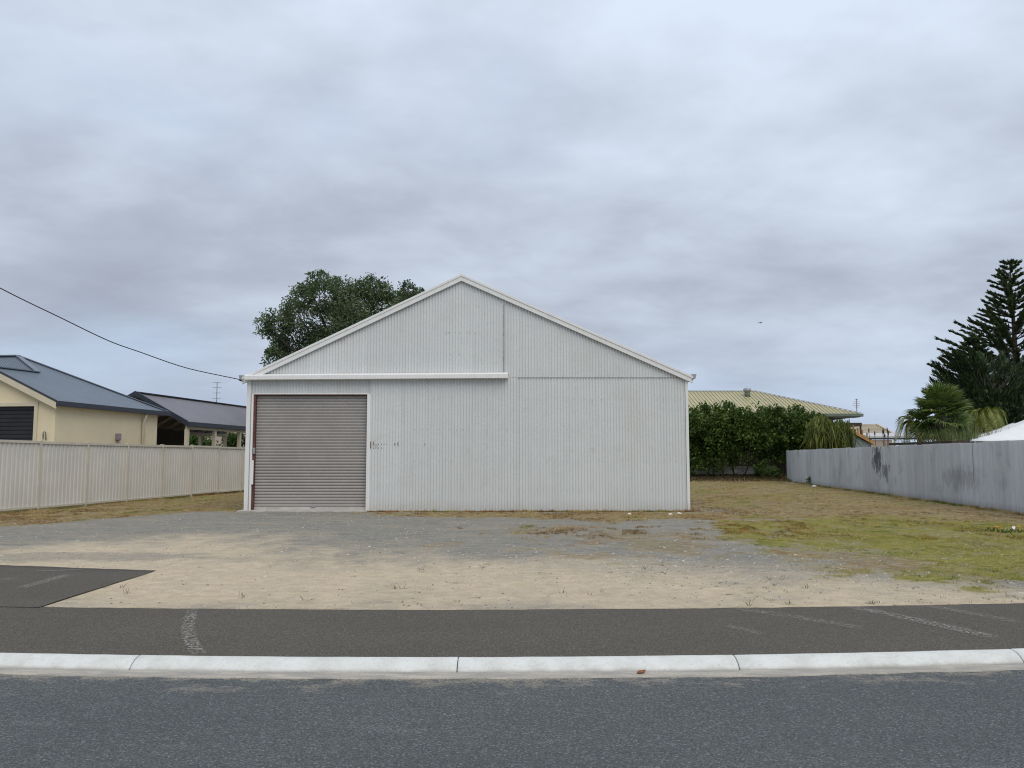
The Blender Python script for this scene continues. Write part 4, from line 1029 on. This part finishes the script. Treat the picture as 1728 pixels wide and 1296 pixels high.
l0, l1 = at(1500, 748, 31), at(1606, 743, 28.2)
ll = empty('lean_to', (l0.x, 31, 0), math.atan2(-2.8, l1.x - l0.x), label='dark flat-roofed lean-to just behind the top of the grey fence', cat='shed')
LL = math.hypot(l1.x - l0.x, 2.8)
q = MB(); q.ext([(0, 0, l0.z - .08), (0, 0, l0.z + .01), (0, 1.6, l0.z + .06), (0, 1.6, l0.z - .03)], (LL, 0, .02)); q.build('roof', M['darkwood'], ll)
for x in (.08, LL / 2, LL - .08):
    q = MB(); q.box((x, .15, (l0.z - .09) / 2), (.08, .08, l0.z - .09)); q.build('post', M['plank'], ll)
    q = MB(); q.box((x, 1.4, (l0.z - .05) / 2), (.08, .08, l0.z - .05)); q.build('post', M['plank'], ll)

# white canopy, one corner towards the lot
c0 = at(1641, 744, 28.0); cp_ = at(1800, 686, 30.5)
dd = Vector((c0.x - cp_.x, c0.y - cp_.y, 0)); hw = dd.length / math.sqrt(2)
cn = empty('canopy', (cp_.x, cp_.y, 0), math.atan2(dd.y, dd.x) - math.atan2(-1, -1), label='white canvas canopy roof peeping over the right end of the grey fence', cat='canopy')
N = 16; V = []
for i_ in range(N + 1):
    for j_ in range(N + 1):
        u_, v_ = i_ / N * 2 - 1, j_ / N * 2 - 1; m_ = max(abs(u_), abs(v_)); mid_ = 1 - min(abs(u_), abs(v_)) / max(m_, .001)
        V.append((u_ * hw, v_ * hw, c0.z + (cp_.z - c0.z) * (1 - m_) ** 1.12 - .08 * mid_ * math.sin(math.pi * m_)))
i_ = np.arange((N + 1) ** 2).reshape(N + 1, N + 1)
o = link('roof', np_mesh('roof', V, np.stack([i_[:-1, :-1], i_[1:, :-1], i_[1:, 1:], i_[:-1, 1:]], -1).reshape(-1, 4), M['canvas'], True), cn)
so_ = o.modifiers.new('thick', 'SOLIDIFY'); so_.thickness = .02
for sx in (-1, 1):
    for sy in (-1, 1):
        q = MB(); q.tube([(sx * (hw - .1), sy * (hw - .1), -.1), (sx * (hw - .1), sy * (hw - .1), c0.z)], .03, 8); q.build('pole', M['plastic'], cn)

# ------------------------------------------------------------------ palms, reeds, flower spikes
rs = np.random.default_rng(23)
fY = 32.0; fc = at(1588, 712, fY)
FP = empty('fan_palm', (fc.x, fY, 0), label='bushy fan palm with spiky green leaves behind the grey fence', cat='palm')
def fan_mesh(k):
    r_ = np.random.default_rng(100 + k); V = []; Fq = []; T_ = []
    def quad(a, b_, c, d_, t):
        i = len(V); V.extend([a, b_, c, d_]); Fq.append((i, i + 1, i + 2, i + 3)); T_.extend([t] * 4)
    quad((-.012, 0, 0), (.012, 0, 0), (.009, .75, .02), (-.009, .75, .02), .7)
    n = 30
    for i in range(n):
        a = R(-112 + 224 * i / (n - 1)); L = .72 * (1 - .25 * (abs(a) / 2.0) ** 2) * r_.uniform(.88, 1.08); t = r_.uniform(.15, .75) + (.25 if r_.random() < .12 else 0)
        dx_, dy_ = math.sin(a), math.cos(a); wd = .026; fold = .10 * abs(math.sin(a))
        b0 = np.array((0, .75, .02)); m0 = b0 + np.array((dx_, dy_, .05 + fold)) * L * .6; tp = b0 + np.array((dx_, dy_, -.06 + fold - r_.uniform(0, .22))) * L
        sd_ = np.array((dy_, -dx_, 0)) * wd; sl_ = np.array((0, 0, .018 * (1 if i % 2 else -1)))
        quad(tuple(b0 - sd_ * .2), tuple(b0 + sd_ * .2), tuple(m0 + sd_ + sl_), tuple(m0 - sd_ - sl_), t)
        quad(tuple(m0 - sd_ - sl_), tuple(m0 + sd_ + sl_), tuple(tp + sd_ * .12), tuple(tp - sd_ * .12), min(1, t + .12))
    return np_mesh('leaf', V, Fq, M['palm_leaf'], False, attrs={'tint': np.clip(T_, 0, 1)})
fans = [fan_mesh(k) for k in range(4)]
for k in range(64):
    az = k * 2.39996; el = R(78 - 108 * (k / 63) ** .95 + rs.uniform(-8, 8)); sc_ = rs.uniform(.74, .98)
    o = link('leaf', fans[k % 4], FP, (0, 0, fc.z - .15 + .5 * (1 - k / 63)))
    o.rotation_euler = Matrix.Rotation(az, 3, 'Z').to_quaternion().to_matrix().__matmul__(Matrix.Rotation(el, 3, 'X')).__matmul__(Matrix.Rotation(rs.uniform(-.5, .5), 3, 'Y')).to_euler(); o.scale = (sc_,) * 3
tk = MB(); tk.tube([(0, 0, -.1), (0, 0, 1.2), (0, 0, fc.z + .2)], [.22, .2, .16], 10); tk.build('trunk', M['bark'], FP, True)

def feather_mesh(L, arch, nl, ll_, k, wd=.05):
    r_ = np.random.default_rng(k); V = []; Fq = []; T_ = []
    def pt(f): return np.array((0, L * (f - .18 * f * f), L * (arch[0] * f - arch[1] * f * f)))
    def quad(a, b_, c, d_, t): i = len(V); V.extend([a, b_, c, d_]); Fq.append((i, i + 1, i + 2, i + 3)); T_.extend([t] * 4)
    for i in range(14):
        a, b_ = pt(i / 14), pt((i + 1) / 14); w0, w1 = .022 * (1 - i / 15), .022 * (1 - (i + 1) / 15)
        quad(tuple(a - (w0, 0, 0)), tuple(a + (w0, 0, 0)), tuple(b_ + (w1, 0, 0)), tuple(b_ - (w1, 0, 0)), .7)
    for i in range(nl):
        f = .12 + .88 * i / (nl - 1); q = pt(f); tn = unit(pt(min(1, f + .02)) - pt(f - .02)); l_ = ll_ * math.sin(math.pi * (.18 + .74 * f)) + .05
        for s in (-1, 1):
            dv = unit(np.array((s * .95, 0, .18)) + tn * .75); m0 = q + dv * l_ * .5; e = q + dv * l_ - np.array((0, 0, l_ * r_.uniform(.25, .5))); sd_ = tn * wd * .5; t = r_.uniform(.1, .85)
            quad(tuple(q - sd_ * .5), tuple(q + sd_ * .5), tuple(m0 + sd_), tuple(m0 - sd_), t); quad(tuple(m0 - sd_), tuple(m0 + sd_), tuple(e + sd_ * .1), tuple(e - sd_ * .1), t)
    return np_mesh('frond', V, Fq, M['frond'], False, attrs={'tint': np.clip(T_, 0, 1)})
def feather_palm(loc, zc_, label, L, arch, fr, seed):
    o = empty('feather_palm', loc, label=label, cat='palm'); me = [feather_mesh(L, arch, 38, L * .36, seed + k, .06) for k in range(2)]; r_ = np.random.default_rng(seed)
    for k, (az, s_) in enumerate(fr):
        c = link('frond', me[k % 2], o, (0, 0, zc_), (R(r_.uniform(-6, 6)), 0, R(az))); c.scale = (s_,) * 3
    tk = MB(); tk.tube([(0, 0, -.1), (.02, 0, zc_ * .5), (0, 0, zc_ + .05)], [.16, .14, .12], 10); tk.build('trunk', M['bark'], o, True)
q = at(1553, 742, 33.5)
feather_palm((q.x, 33.5, 0), q.z, 'feathery palm with one frond drooping left of the fan palm', 1.25, (2.9, 3.1), [(88, 1.0), (60, .8), (120, .8), (160, .85), (15, .8), (-40, .8), (-90, .8), (-140, .8), (200, .8)], 40)
q = at(1664, 722, 33)
feather_palm((q.x, 33, 0), q.z, 'yellow-green feathery palm right of the fan palm', 1.05, (2.9, 3.2), [(k * 26, .85 + .2 * ((k * 7) % 5) / 5) for k in range(14)], 60)
rs = np.random.default_rng(29)
q = at(1622, 745, 30); n = 700
RG = empty('reed_clump', (q.x, 30, 0), label='pale tall grass clump between the fan palm and the white canopy', cat='plant')
P0 = np.c_[rs.normal(0, .45, n), rs.normal(0, .3, n), np.full(n, 0.0)]; Dd = np.c_[P0[:, 0] * .5 + rs.normal(0, .18, n), rs.normal(0, .2, n), np.ones(n)]
leafmesh('foliage', blades(P0, Dd, rs.uniform(2.1, 3.0, n), .045, rs, .12), M['reed'], RG)
q = at(1490, 742, 41); n = 420
SP = empty('spiky_plant', (q.x, 41, 0), label='low green plant with tall flower spikes behind the grey fence', cat='plant')
P0 = np.c_[rs.uniform(-1.1, .8, n), rs.normal(0, .2, n), np.full(n, 1.35)]; Dd = np.c_[rs.normal(0, .6, n), rs.normal(0, .5, n), rs.uniform(.3, 1, n)]
leafmesh('foliage', blades(P0, Dd, rs.uniform(.4, .8, n), .05, rs, .3), M['bush_leaf'], SP)
for px, py in ((1466, 722), (1476, 727), (1489.5, 724), (1491, 723), (1497, 721), (1499, 726), (1493, 731)):
    c = at(px, py, 41); q_ = MB(); x = c.x - SP.location.x; q_.tube([(x * .8, 0, 1.2), (x, 0, c.z - .28), (x, 0, c.z - .12), (x, 0, c.z)], [.012, .012, .035, .008], 6); q_.build('flower_spike', M['darkwood'], SP)
tk = MB(); tk.tube([(0, 0, -.05), (0, 0, 1.4)], .05, 6); tk.build('stem', M['bark'], SP)

# ------------------------------------------------------------------ Norfolk pines and cypress
def norfolk(loc, H_, Lmax, base, label, seed, whorl=.62):
    r_ = np.random.default_rng(seed); o = empty('norfolk_pine', loc, label=label, cat='tree')
    tk = MB(); tk.tube([(0, 0, -.2), (.05, 0, H_ * .5), (0, 0, H_ - .3)], [.34, .22, .03], 10)
    P0 = []; Dd = []; Ls = []; Wd = []; z = base; 
    while z < H_ - .25:
        f = (H_ - z) / (H_ - base); L0 = Lmax * (1 - (1 - f) ** 1.5) * (.55 + .45 * f) + .22; nb = 7 if f > .15 else 5
        if f < .2: L0 *= 1.25
        for k in range(nb):
            if r_.random() < .10: continue
            az = 2 * math.pi * (k + r_.uniform(-.25, .25)) / nb + z * 1.7; L = L0 * r_.uniform(.72, 1.1); rise = r_.uniform(.28, .45) if f > .12 else .55
            hd = np.array((math.cos(az), math.sin(az), 0)); sdv = np.array((-hd[1], hd[0], 0))
            def bp(s): return np.array((0, 0, z)) + hd * L * s + np.array((0, 0, L * (rise * s + .10 * s * s)))
            tk.tube([bp(0), bp(.5), bp(.97)], [.05 * min(1, L / 2), .03 * min(1, L / 2), .01], 4)
            m_ = int(7 + L * 8)
            for j in range(m_):
                s = .22 + .78 * (j + r_.uniform(-.3, .3)) / (m_ - 1); s = min(max(s, .15), 1.0)
                if r_.random() < .45 * (1 - s): continue
                for sg in (-1, 1):
                    for q in range(3):
                        dirv = hd * .8 + sdv * sg * r_.uniform(.25, 1.0) * (1.15 - s * .6) + np.array((0, 0, r_.uniform(.05, .75)))
                        P0.append(bp(s) + r_.normal(size=3) * .03); Dd.append(dirv); Ls.append(r_.uniform(.22, .46) * (.7 + .3 * f)); Wd.append(r_.uniform(.075, .125))
        z += whorl * r_.uniform(.8, 1.15) * (.62 + .38 * f)
    n = 40
    P0 += [np.array((0, 0, H_ - .35))] * n; Dd += list(np.c_[r_.normal(size=n) * .5, r_.normal(size=n) * .5, np.ones(n) * .8]); Ls += list(r_.uniform(.3, .55, n)); Wd += [.06] * n
    P0 = np.array(P0); Dd = np.array(Dd); Ls = np.array(Ls); Wd = np.array(Wd)
    tint = np.clip(r_.uniform(0, 1, len(P0)) * .9, 0, 1)
    V1 = blades(P0, Dd, Ls, Wd, r_, -.25, tint); V2 = blades(P0, Dd + r_.normal(size=Dd.shape) * .12, Ls, Wd, r_, -.15, tint)
    leafmesh('crown', cat3([V1, V2]), M['pine_leaf'], o); tk.build('trunk', M['darkwood'], o, True)
PY = 62.0
q = at(1704, 440, PY); norfolk((q.x, PY, 0), q.z, 6.7, 4.5, 'tallest dark Norfolk pine at the right edge of the picture', 71)
q = at(1641, 562, PY - 3); norfolk((q.x, PY - 3, 0), q.z, 3.1, 4.0, 'smaller dark pine standing left of the tallest pine', 72, .55)
# cypress mass below
rs = np.random.default_rng(81); CY = 55.0; q = at(1668, 740, CY)
CT = empty('cypress_tree', (q.x, CY, 0), label='broad dark cypress with spiky sprays below the pines', cat='tree')
P0 = []; Dd = []; Ls = []; Wd = []; tk = MB(); tk.tube([(0, 0, -.1), (0, 0, 3), (.2, 0, 5.5)], [.4, .3, .1], 8)
tips = [(1570, 630), (1573, 643), (1580, 612), (1598, 600), (1608, 596), (1586, 655), (1622, 600), (1640, 606), (1660, 600), (1690, 602), (1720, 606), (1740, 600), (1770, 606), (1800, 630), (1590, 676), (1600, 690), (1640, 640), (1690, 640), (1730, 645), (1610, 640), (1660, 670), (1710, 680), (1760, 660), (1640, 700), (1690, 705), (1740, 700), (1790, 690)]
tips += [(rs.uniform(1590, 1800), rs.uniform(612, 715)) for k in range(40)]
for px, py in tips:
    e = at(px, py, CY); e = np.array((e.x - q.x, rs.uniform(-1.8, 1.8) * (.4 + .6 * (px > 1600)), e.z)); s0 = np.array((e[0] * .25, e[1] * .2, max(1.2, e[2] - 1.2 - abs(e[0]) * .35)))
    tk.tube([tuple(s0), tuple((s0 + e) / 2 + (0, 0, .05)), tuple(e)], [.06, .035, .01], 4)
    m_ = 260
    f = rs.uniform(.25, 1.0, m_) ** .7; base = s0 + (e - s0) * f[:, None] + rs.normal(size=(m_, 3)) * (.06 + .32 * (1 - f))[:, None]
    dv = unit((e - s0)[None]) + rs.normal(size=(m_, 3)) * (.18 + .25 * (1 - f))[:, None] + np.array((0, 0, .1))
    P0.append(base); Dd.append(dv); Ls.append(rs.uniform(.18, .45, m_)); Wd.append(rs.uniform(.04, .075, m_))
n = 15000; dd = unit(rs.normal(size=(n, 3))); c = np.array((.5, 0, 3.3)) + dd * np.array((3.9, 2.3, 2.5)) * rs.uniform(.55, 1, n)[:, None] ** .5
c = c[c[:, 2] > .5]; P0.append(c); Dd.append(unit(c - np.array((.5, 0, 2.0))) + rs.normal(size=c.shape) * .6 + np.array((0, 0, .1))); Ls.append(rs.uniform(.2, .45, len(c))); Wd.append(rs.uniform(.05, .10, len(c)))
P0, Dd, Ls, Wd = map(np.concatenate, (P0, Dd, Ls, Wd))
leafmesh('crown', cat3([blades(P0, Dd, Ls, Wd, rs, -.1), blades(P0, Dd + rs.normal(size=Dd.shape) * .15, Ls, Wd, rs, .1)]), M['cypress_leaf'], CT); tk.build('trunk', M['bark'], CT)

# ------------------------------------------------------------------ grass, gravel, weeds
rs = np.random.default_rng(91)
def scatter(n, which, x0, x1, y0, y1, thr=.35):
    # denser towards the camera, as far tufts fall below a pixel
    x = rs.uniform(x0, x1, n); y = y0 + (y1 - y0) * rs.uniform(0, 1, n) ** 1.35
    z = zones(x, y)[which]; ok = z * rs.uniform(.6, 1.0, n) > thr
    ok &= ~((x > -7.0) & (x < 4.7) & (y > 21.42) & (y < 39.5)) & ~((x < DRV_X) & (y < drive_back(x)))
    ok &= fbm(x * 2.2, y * 1.3, 93, 3) > .40
    x, y = x[ok], y[ok]; return x, y, ground_z(x, y)
def tufts(x, y, z, per, h, wd, lean, tintf):
    n = len(x); k = n * per; i = np.repeat(np.arange(n), per)
    P0 = np.c_[x[i] + rs.normal(0, .025, k), y[i] + rs.normal(0, .025, k), z[i] - .006]
    D = np.c_[rs.normal(0, lean, k), rs.normal(0, lean, k), np.ones(k)]
    L = h * rs.uniform(.5, 1.4, n)[i] * rs.uniform(.6, 1.2, k)
    D = unit(D); side = unit(np.c_[D[:, 1] + rs.normal(0, .5, k), -D[:, 0] + rs.normal(0, .5, k), rs.normal(0, .1, k)])
    wv = (wd * rs.uniform(.7, 1.3, k))[:, None]
    V = np.stack([P0 - side * wv / 2, P0 + side * wv / 2, P0 + D * L[:, None]], 1).reshape(-1, 3)
    pt_ = np.clip((.55 * fbm(x * .55, y * .32, 66, 3) + .45 * fbm(x * 2.2, y * 1.1, 67, 3) - .5) * 4.6 + .48, 0, 1)
    t = np.clip(pt_[i] * .85 + tintf(n)[i] * .1 + rs.uniform(0, .06, k), 0, 1)
    return V, np.arange(k * 3).reshape(-1, 3), np.repeat(t, 3)
U = lambda n: rs.uniform(0, 1, n)
parts = []
x, y, z = scatter(42000, 1, -14, 18, 14, 50, .3); parts.append(tufts(x, y, z, 6, .045, .011, .9, U))
x, y, z = scatter(15000, 1, -14, 6, 15, 22.5, .3); parts.append(tufts(x, y, z, 6, .045, .010, .9, U))
tag(leafmesh('dry_grass', cat3(parts), M['dry_grass']), kind='stuff')
parts = []
x, y, z = scatter(46000, 2, 3.2, 17, 8.2, 24, .3); parts.append(tufts(x, y, z, 6, .032, .008, .9, U))
x, y, z = scatter(16000, 2, -14, 17, 20, 48, .3); parts.append(tufts(x, y, z, 5, .045, .011, .9, U))
tag(leafmesh('green_grass', cat3(parts), M['green_grass']), kind='stuff')
# loose stones
ico = np.array([(0, 0, 1), (.9, 0, .1), (.2, .9, 0), (-.8, .5, .1), (-.7, -.6, 0), (.3, -.9, .05)]); icf = np.array([(0, 1, 2), (0, 2, 3), (0, 3, 4), (0, 4, 5), (0, 5, 1)])
def stones(n, x0, x1, y0, y1, s0, s1, keep):
    x = rs.uniform(x0, x1, n); y = y0 + (y1 - y0) * rs.uniform(0, 1, n) ** 1.3; a, d_, g_ = zones(x, y); ok = keep(a, d_, g_, x, y) > rs.uniform(0, 1, n)
    ok &= ~((x > -7.2) & (x < 4.7) & (y > 21.2)) & ~((x < DRV_X + .05) & (y < drive_back(x) + .05)) & (y > path_back(x) + .05)
    x, y = x[ok], y[ok]; n = len(x); z = ground_z(x, y); s = s0 * (s1 / s0) ** (rs.uniform(0, 1, n) ** 2.2); ang = rs.uniform(0, 6.28, n)
    v = ico[None] * rs.uniform(.7, 1.25, (n, 6, 3)) * s[:, None, None] * np.array((1, 1, .6)); ca, sa = np.cos(ang)[:, None], np.sin(ang)[:, None]
    v = np.stack([v[..., 0] * ca - v[..., 1] * sa + x[:, None], v[..., 0] * sa + v[..., 1] * ca + y[:, None], v[..., 2] + z[:, None] - .002], -1)
    return v.reshape(-1, 3), (icf[None] + np.arange(n)[:, None, None] * 6).reshape(-1, 3), np.repeat(rs.uniform(0, 1, n), 6)
m, t = material('loose_stone'); t.bsdf(t.ramp(t.attr('tint'), [(0, (.14, .14, .135)), (.45, (.24, .235, .22)), (.7, (.38, .35, .30)), (1, (.62, .59, .53))]), .9, 0, None, .25); M['stone'] = m
g1 = stones(30000, -13, 13, 7.6, 21.2, .006, .022, lambda a, d_, g_, x, y: np.clip(.9 - .65 * a - .7 * d_ - .6 * g_ + .25 * (y > 9) * (x > 0), .05, 1))
g2 = stones(1900, -12, 14, 8.5, 21, .011, .028, lambda a, d_, g_, x, y: np.clip(.7 - .4 * a, .1, 1)); g2 = (g2[0], g2[1], np.clip(g2[2] * .5 + .5, 0, 1))
g4 = stones(26000, -6, 10, 9.0, 14.5, .006, .020, lambda a, d_, g_, x, y: np.clip((1 - np.abs(y - 11.3) / 2.4) * (.25 + .75 * sstep(x, -2.5, .5)) * (.3 + .7 * (fbm(x * 1.4, y * 2.2, 71) > .48)), 0, 1)); g4 = (g4[0], g4[1], np.clip(.30 + g4[2] * .7, 0, 1))
g3 = stones(9000, -6, 12, 7.6, 13, .004, .013, lambda a, d_, g_, x, y: np.clip(.25 + .5 * (x > -1) * a, 0, 1)); g3 = (g3[0], g3[1], g3[2] * .45)
tag(leafmesh('gravel', cat3([g1, g2, g3, g4]), M['stone']), kind='stuff')
# wiry weeds dotted over the sand
n = 900; wx = rs.uniform(-4.2, 7.5, n); wy = rs.uniform(7.75, 10.8, n); dens = np.clip((wx + 2.5) / 5, .10, 1) * (fbm(wx * 1.1, wy * 1.3, 55) > .46); ok = dens > rs.uniform(0, 1, n)
wx, wy = wx[ok], wy[ok]; wz = ground_z(wx, wy); per = 10; i_ = np.repeat(np.arange(len(wx)), per); k = len(i_); hh = rs.uniform(.010, .032, len(wx)) * np.where(rs.uniform(0, 1, len(wx)) < .08, 2.6, 1)
P0 = np.c_[wx[i_] + rs.normal(0, .02, k), wy[i_] + rs.normal(0, .02, k), wz[i_] - .004]
w1 = blades(P0, np.c_[rs.normal(0, .8, k), rs.normal(0, .8, k), rs.uniform(.2, 1.2, k)], hh[i_] * rs.uniform(.6, 1.3, k), .005, rs, .2)
big = [gnd(x_, y_) for x_, y_ in ((213, 1003), (205, 993), (176, 994), (410, 1010), (1262, 1024), (1265, 1018), (1298, 980), (950, 1001), (1018, 1000), (1700, 1008))]
q = np.array([(b.x, b.y, 0.0) for b in big]); q[:, 2] = ground_z(q[:, 0], q[:, 1]); per = 7; i_ = np.repeat(np.arange(len(q)), per); k = len(i_)
w2 = blades(q[i_] + rs.normal(0, .018, (k, 3)) * (1, 1, 0), np.c_[rs.normal(0, .55, k), rs.normal(0, .55, k), rs.uniform(.3, 1.2, k)], rs.uniform(.03, .12, k), .004, rs, .1)
tag(leafmesh('weeds', cat3([w1, w2]), M['weed']), kind='stuff')
# coarse tufts at the foot of the shed and fences
parts = []
fx_ = np.concatenate([rs.uniform(-3.6, 4.6, 420), rs.uniform(-.5, 4.6, 200)]); fy_ = 21.40 - np.abs(rs.normal(0, .09, len(fx_)))
parts.append(tufts(fx_, fy_, ground_z(fx_, fy_), 7, .075, .010, .5, U))
s_ = rs.uniform(-6, 30, 1500); bx_ = 12.5 + rdir.x * s_ - .1 - np.abs(rs.normal(0, .12, 1500)); by_ = 20.3 + rdir.y * s_; parts.append(tufts(bx_, by_, ground_z(bx_, by_), 7, .09, .012, .6, U))
s_ = rs.uniform(-4, 20, 900); bx_ = f0.x + fd.x * s_ + .06 + np.abs(rs.normal(0, .1, 900)); by_ = f0.y + fd.y * s_; parts.append(tufts(bx_, by_, ground_z(bx_, by_), 7, .06, .011, .6, U))
tag(leafmesh('edge_grass', cat3(parts), M['dry_grass']), kind='stuff')

# ------------------------------------------------------------------ small things
def gz_(x, y): return float(ground_z(np.array([x]), np.array([y]))[0])
def rock(px, py, s, label, seed):
    g = gnd(px, py); r_ = np.random.default_rng(seed); q = MB(); n = 9
    q.lathe([(s * .7, 0), (s, s * .3), (s * .8, s * .7), (s * .35, s * .95)], (0, 0, -.01), n)
    q.v = [(a * r_.uniform(.8, 1.2), b_ * r_.uniform(.8, 1.2), c * r_.uniform(.85, 1.1)) for a, b_, c in q.v]
    tag(q.build('stone', M['palewhite'], loc=(g.x, g.y, gz_(g.x, g.y))), label, 'stone')
rock(1374, 822, .12, 'white stone in front of the dark green clump by the grey fence', 1)
rock(182, 978, .035, 'small white stone lying on the asphalt driveway at left', 2)
rock(1131, 869, .05, 'pale stone on the ground just left of the shed right corner', 3)
rock(1146, 868, .06, 'largest pale stone at the foot of the shed right corner', 4)
rock(1062, 868, .05, 'pale stone at the shed base in the dry grass', 5)
rock(1153, 948, .022, 'bright white pebble alone on the grey gravel', 6)
g = gnd(1375, 818); rs = np.random.default_rng(33)
cl_ = empty('shrub', (g.x + .2, g.y + .3, 0), label='low dark green clump against the foot of the grey fence', cat='shrub')
leafmesh('foliage', leaves([(rs.uniform(-.35, .35), rs.uniform(-.2, .2), rs.uniform(.1, .32), .2, .2, .18) for k in range(12)], 1600, .10, rs, 10, .3, .5), M['hedge_leaf'], cl_)
for px, py, w_, an, lab in ((1337, 817, .75, .2, 'pale plank lying near the far end of the grey fence'), (1346, 814.5, .6, .5, 'shorter plank behind the other near the far end of the grey fence')):
    g = gnd(px, py); q = MB(); q.box((0, 0, .05), (w_, .14, .05)); tag(q.build('plank', M['plank'], loc=(g.x, g.y, gz_(g.x, g.y)), rot=(0, R(3), an), bevel=.006), lab, 'plank')
def scrap(px, py, s, label, seed, m='plastic', hgt=.5):
    g = gnd(px, py); r_ = np.random.default_rng(seed); n = 6; V = []
    for i in range(n):
        for j in range(n): V.append((s * (i / (n - 1) - .5) * 2, s * (j / (n - 1) - .5), abs(r_.normal(0, s * hgt))))
    k = np.arange(n * n).reshape(n, n); F = np.stack([k[:-1, :-1], k[1:, :-1], k[1:, 1:], k[:-1, 1:]], -1).reshape(-1, 4)
    tag(link('plastic_scrap', np_mesh('plastic_scrap', V, F, M[m], True), None, (g.x, g.y, gz_(g.x, g.y) + .004), (0, 0, r_.uniform(0, 3))), label, 'rubbish')
scrap(1633, 853, .13, 'crumpled white plastic at the foot of the grey fence', 1, hgt=.3)
scrap(1713, 894, .07, 'crumpled white plastic beside orange flowers in the grass', 2, hgt=.6)
g = gnd(1082, 1136, -.085); q = MB(); V = []
q.ext([(-.032, 0, 0), (-.013, -.016, .006), (.02, -.013, .003), (.036, .003, .009), (.013, .018, .005), (-.016, .014, .008)], (0, 0, .005))
tag(q.build('fallen_leaf', M['brownleaf'], loc=(g.x, g.y, -.082), rot=(R(8), R(-6), .3)), 'curled brown leaf lying in the gutter below the kerb', 'leaf')
rs = np.random.default_rng(44)
for px, py, lab in ((1687, 894, 'orange flowering weed left of the white plastic scrap'), (1727, 893, 'orange flowering weed right of the white plastic scrap')):
    g = gnd(px, py + 4); o = empty('flower_weed', (g.x, g.y, gz_(g.x, g.y)), label=lab, cat='flower'); n = 70
    P0 = np.c_[rs.normal(0, .13, n), rs.normal(0, .13, n), np.zeros(n)]; leafmesh('foliage', blades(P0, np.c_[rs.normal(0, .6, n), rs.normal(0, .6, n), np.ones(n)], rs.uniform(.04, .11, n), .02, rs, .2), M['bush_leaf'], o)
    for k in range(3):
        q = MB(); x, y = rs.normal(0, .09, 2); q.lathe([(.004, 0), (.004, .09), (.022, .10), (.017, .108), (.004, .108)], (x, y, 0), 8); q.build('flower', M['petal'], o)
# a bird far off in the sky
bd = empty('bird', at(1283, 545, 120), R(30), label='tiny dark bird flying in the grey sky right of the shed', cat='bird')
q = MB(); q.tube([(-.28, 0, 0), (-.15, 0, .02), (.05, 0, .03), (.2, 0, .02), (.27, 0, .0)], [.01, .05, .075, .045, .01], 8); q.build('body', M['bird'], bd, True)
for s in (-1, 1):
    q = MB(); q.ext([(.1, s * .04, .04), (.14, s * .3, .10), (.0, s * .62, .06), (-.04, s * .3, .10), (-.1, s * .04, .04)], (0, 0, .012)); q.build('wing', M['bird'], bd)
